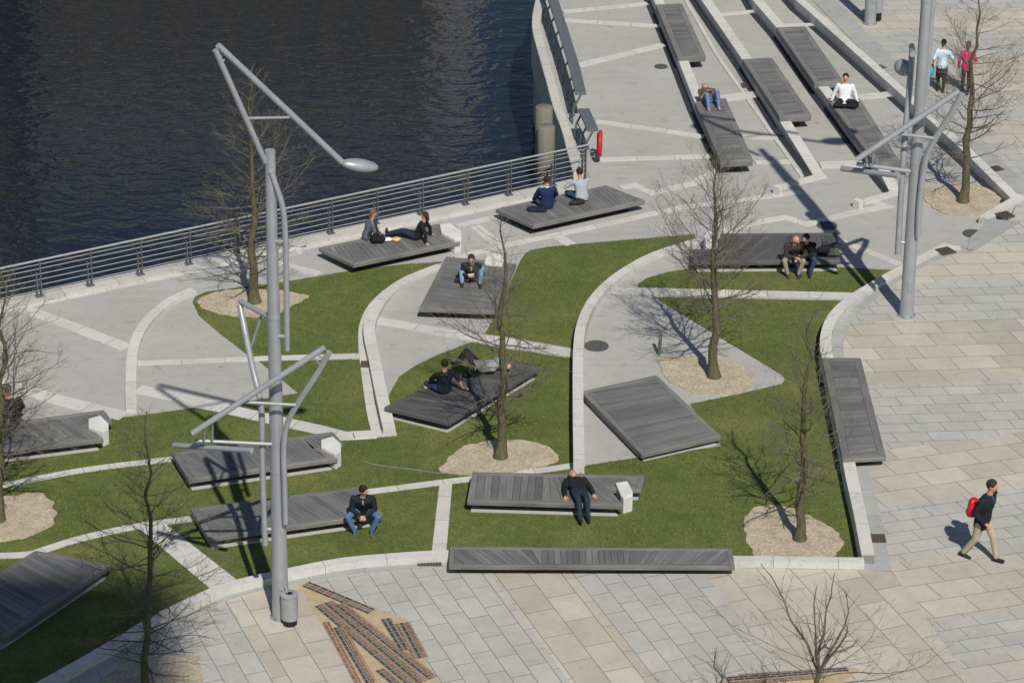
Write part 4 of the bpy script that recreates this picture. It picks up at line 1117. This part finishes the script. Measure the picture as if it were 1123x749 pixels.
# two men on the dark deck
P_(at(487, 430, DK), R(28), 'man in dark clothes sitting with his back turned on the dark deck', dict(cross_pose(-.04, V((.1, 1, -.1))), hands=[V((-.12, .3, .2)), V((.42, -.12, .05))], elbow=[V((-1, 0, 0)), V((.6, -.6, .4))], handdir=[V((0, 1, 0)), V((.8, -.5, -.1))]),
   (.014, .016, .024), (.03, .05, .10), (.016, .012, .010), shoe=(.5, .5, .5), short=True)
P_(at(523, 405, DK), R(76), 'man in grey lying on the dark deck with one knee raised', dict(pel=V((0, 0, .11)), neck=V((0, -.50, .18)), head=V((0, -.70, .19)), look=V((0, .3, 1)), hands=[V((-.14, .0, .26)), V((.28, -.28, .08))], elbow=[V((-.4, -1, -.4)), V((1, 0, .1))],
   ank=[V((-.12, .42, .08)), V((.12, .50, .08))], knee=[V((0, .2, 1)), V((0, .2, 1))]), (.28, .30, .33), (.02, .02, .024), (.06, .05, .04), bald=True)
# couple
P_(at(869, 284, DK), R(180), 'bald man in olive jacket leaning towards his companion on the dark deck', edge_pose(.24, [V((-.12, .42, .22)), V((-.02, .44, .26))], V((-.8, .8, -.4)), .13), (.035, .034, .026), (.30, .26, .19), bald=True, shoe=(.05, .04, .03), skin=(.52, .30, .23))
P_(at(883, 283, DK), R(176), 'dark-haired companion in black jacket leaning against the bald man', edge_pose(.22, [V((.05, .40, .22)), V((.18, .40, .18))], V((.7, .8, -.4)), .12), (.012, .012, .012), (.03, .06, .14), (.012, .01, .009))
# man lying on the terrace deck
P_(at(778, 112, .5), R(188), 'man in jeans and olive top lying on the terrace deck', dict(pel=V((0, 0, .12)), neck=V((0, -.48, .2)), head=V((0, -.68, .22)), look=V((0, .4, 1)), hands=[V((-.10, -.1, .26)), V((.10, -.1, .26))], elbow=[V((-.35, -1, -.4)), V((.35, -1, -.4))],
   ank=[V((-.16, .52, .08)), V((.14, .60, .08))], knee=[V((-.1, .2, 1)), V((.1, .2, 1))]), (.09, .08, .055), (.11, .18, .32), (.25, .10, .07), shoe=(.35, .28, .2), short=True)
# man in white shirt
P_(at(926, 114, .5), R(175), 'man in white shirt and black trousers sitting on the terrace deck', dict(cross_pose(-.12, V((.1, 1, 0))), hands=[V((-.36, -.08, .03)), V((.36, -.08, .03))], elbow=[V((-.4, -1, 0)), V((.4, -1, 0))], handdir=[V((-.5, -1, -.1)), V((.5, -1, -.1))]),
   (.72, .74, .78), (.012, .012, .014), (.016, .012, .01))
# man at the left edge
P_(at(12, 466, DK), R(20), 'man in dark jacket seated on the deck at the left edge', cross_pose(.08, V((-.5, .9, 0))), (.012, .013, .016), (.04, .04, .05), (.10, .08, .07), scale=1.12)
# standing figures
def stand_pose(step=.0, hands=None, look=V((0, 1, -.05)), lean=.0, **k):
    d = dict(pel=V((0, 0, .92)), neck=V((0, .02+lean, 1.45)), ank=[V((-.09, step, .09)), V((.09, -step, .10))], knee=[V((0, 1, 0)), V((0, 1, 0))], look=look,
             hands=hands or [V((-.27, .02, .88)), V((.27, .02, .88))], elbow=[V((-.4, -1, 0)), V((.4, -1, 0))])
    d.update(k); return d
wk = at(1074, 613, PZ)
walker = P_(wk, R(-125), 'man walking across the plaza in black jacket and beige trousers with a red backpack', stand_pose(.27, [V((-.26, -.16, .92)), V((.24, .16, .96))], V((-.1, 1, -.1)), .06, pel=V((0, 0, .89)), neck=V((0, .08, 1.43)), toe=[V((0, 1, .15)), V((0, 1, -.25))]),
   (.012, .014, .019), (.40, .34, .25), (.035, .028, .02), collar=(.03, .05, .09), coat=.10, scale=1.2)
w1 = at(1031, 101, PZ)
P_(w1, R(-8), 'woman in pale blue top and black skirt carrying a turquoise bag', stand_pose(.06, [V((-.30, .02, .92)), V((.24, .24, 1.15))], V((.3, 1, 0))), (.55, .66, .76), (.016, .015, .015), (.014, .01, .008), short=True, skirt=True, female=True, hairlen=.06, scale=.97)
w2 = at(1058, 103, PZ)
P_(w2, R(-12), 'woman in pink jacket and dark trousers walking away', stand_pose(.10, [V((-.26, .05, .9)), V((.24, .28, 1.05))], V((.2, 1, 0))), (.62, .035, .17), (.03, .03, .03), (.11, .055, .03), female=True, hairlen=.16, scale=.97, collar=(.6, .6, .6))

# things people brought
def lump(name, px, py, z, size, c, label, cat, yaw=0.0, seed=0, handle=False, at_w=None):
    p = at_w or at(px, py, z); rnd = random.Random(seed)
    root = empty(name, p, label, cat)
    mb = MB(); 
    for k in range(5):
        o_ = V((rnd.uniform(-.3, .3)*size[0], rnd.uniform(-.3, .3)*size[1], rnd.uniform(.35, .55)*size[2]))
        mb.ellipsoid(Matrix.Rotation(yaw, 3, 'Z') @ o_, (size[0]*.36, size[1]*.38, size[2]*.42), Matrix.Rotation(yaw+rnd.uniform(-.3, .3), 3, 'Z'))
    remesh(mb, 'body' if cat != 'clothing' else 'folds', .02, root, cloth(c), 2)
    if handle:
        hb = MB(); hb.tube([V((-size[0]*.3, 0, size[2]*.75)), V((-size[0]*.15, 0, size[2]*1.15)), V((size[0]*.15, 0, size[2]*1.15)), V((size[0]*.3, 0, size[2]*.75))], .014, 6)
        o = hb.build('strap', cloth((.02, .02, .022)), None); o.parent = root
    return root
lump('handbag', 415, 266, DK, (.38, .24, .28), (.012, .012, .014), 'black handbag beside the woman with long fair hair', 'bag', .3, 1, True)
lump('paper_bag', 424, 265, DK, (.26, .2, .13), (.75, .75, .72), 'white crumpled food wrapper between the two women', 'wrapper', .2, 2)
lump('paper_bag', 434, 264, DK, (.28, .18, .11), (.6, .45, .2), 'yellow crumpled food wrapper near the woman in black', 'wrapper', .2, 3)
lump('folded_jacket', 590, 231, DK, (.55, .3, .13), (.012, .018, .035), 'dark blue jacket lying on the deck behind the man in navy', 'clothing', -.15, 4)
lump('shoulder_bag', 633, 224, DK, (.40, .24, .16), (.03, .022, .02), 'dark brown bag beside the man in the pale grey shirt', 'bag', .1, 5, True)
lump('rucksack', 904, 280, DK, (.34, .26, .34), (.012, .012, .014), 'black rucksack on the dark deck next to the couple', 'bag', .5, 6, True)
lump('shoulder_bag', 937, 118, .5, (.36, .24, .20), (.012, .012, .014), 'black bag beside the man in the white shirt', 'bag', .2, 7, True)
lump('shoulder_bag', 505, 309, DK, (.28, .2, .16), (.02, .025, .04), 'small dark bundle beside the man in black jacket eating', 'bag', .2, 8, True)  # small dark bundle lying at the man's side
lump('crumpled_bag', 1078, 244, .02, (.26, .2, .16), (.012, .016, .024), 'small black bag against the kerb near the gravel bed', 'bag', .2, 9)
lump('folded_jacket', 514, 412, DK, (.5, .3, .12), (.014, .015, .018), 'black jacket dropped beside the man lying on the dark deck', 'clothing', .4, 10)
lump('sandwich_wrapper', 517, 310, DK+.30, (.2, .12, .05), (.7, .7, .68), 'white sandwich paper in the hands of the man eating', 'wrapper', .2, 11, at_w=at(517, 306, DK)+V((0, -.44, .30)))
tb_ = lump('tote_bag', 0, 0, 0, (.30, .12, .36), (.02, .42, .48), 'turquoise bag in the hand of the woman in pale blue', 'bag', .3, 12, True, at_w=w1+V((-.33, .03, .50)))
# red backpack
Rm = Matrix.Rotation(R(-125), 3, 'Z'); bpk = wk+(Rm @ V((0, -.25, .0)))
rk = empty('backpack', (bpk.x, bpk.y, PZ+1.08), 'red backpack on the back of the walking man', 'bag')
mb = MB(); c0 = V((0, 0, 0))
for o_, s_ in ((V((0, -.02, .20)), (.17, .13, .26)), (V((0, -.08, .08)), (.14, .10, .14)), (V((0, -.02, .36)), (.15, .11, .10))):
    mb.ellipsoid(Rm @ o_, s_, Rm, 16, 10)
remesh(mb, 'pack', .02, rk, M['red'], 3)
mb = MB()
for s in (-1, 1): mb.tube([Rm @ V((s*.10, .06, .40)), Rm @ V((s*.12, .30, .50)), Rm @ V((s*.13, .44, .34)), Rm @ V((s*.13, .36, .10))], .02, 6)
o = mb.build('shoulder_strap', cloth((.05, .01, .012)), None); o.parent = rk

# ------------------------------------------------------------------ buildings outside the frame (mirrored in the water, shading the corner)
M['brickd'] = flat('brown_brick', (0.175, 0.155, 0.085), .9, var=.35, nscale=.35)
M['glass'] = flat('window_glass', (.07, .065, .045), .35, var=.3, spec=.4)
M['render'] = flat('pale_render', (0.30, 0.29, 0.26), .9, var=.1, nscale=1)
def building(x0, x1, y0, y1, z0, h, label, wall_m, nwx, floors, front=True):
    root = empty('warehouse' if front else 'tower_building', ((x0+x1)/2, (y0+y1)/2, z0), label, 'building')
    m_ = MB(); m_.prism([(x0, y0), (x1, y0), (x1, y1), (x0, y1)], z0, z0+h); m_.build('wall', wall_m, root)
    m_ = MB(); m_.prism([(x0-.4, y0-.4), (x1+.4, y0-.4), (x1+.4, y1+.4), (x0-.4, y1+.4)], z0+h, z0+h+.8); m_.build('roof', M['steel_dark'], root)
    m_ = MB(); m_.prism([(x0-.25, y0-.25), (x1+.25, y0-.25), (x1+.25, y1+.25), (x0-.25, y1+.25)], z0+h-(2.2 if front else 2), z0+h-.01); m_.build('pale_top_band', M['block'], root)  # pale band added on top for bright outlines in the reflection
    dx = (x1-x0)/nwx; dz = (h-2)/floors; yy = y0 if front else y1
    for i in range(nwx):
        for j in range(floors):
            m_ = MB(); m_.box(V((x0+dx*(i+.5), yy, z0+1.5+dz*(j+.5))), (dx*.5, .3, dz*.55)); m_.build('window', M['glass'], root)
    return root
building(-27, -4.5, 165, 182, WZ+2, 28.0, 'brown brick warehouse across the water mirrored in it', M['brickd'], 8, 7)
building(-4.3, -2.4, 166, 180, WZ+2, 27.0, 'slim pale block added across the water for its pale reflection', M['block'], 1, 6)  # unseen block added so that pale ripples show in the water
building(-75, -28.5, 160, 180, WZ+2, 36.0, 'taller brick warehouse across the water at the left', M['brickd'], 10, 9)
mb = MB(); mb.prism([(-400, 156), (2, 156), (2, 400), (-400, 400)], WZ-1, WZ+2.0); structure('far_quay', mb, M['concrete'])
# tower behind the camera whose shadow reaches the lower left corner of the lawn
sp = at(112, 660, 0); back = 92.0
tx = sp.x+math.tan(SAZ)*back; ty = sp.y-back; th = back/math.cos(SAZ)*math.tan(SEL)
building(tx-22, tx+1.2, ty-22, ty, 0, th, 'tall tower behind the viewpoint whose shadow reaches the lawn corner', M['render'], 6, 20, False)
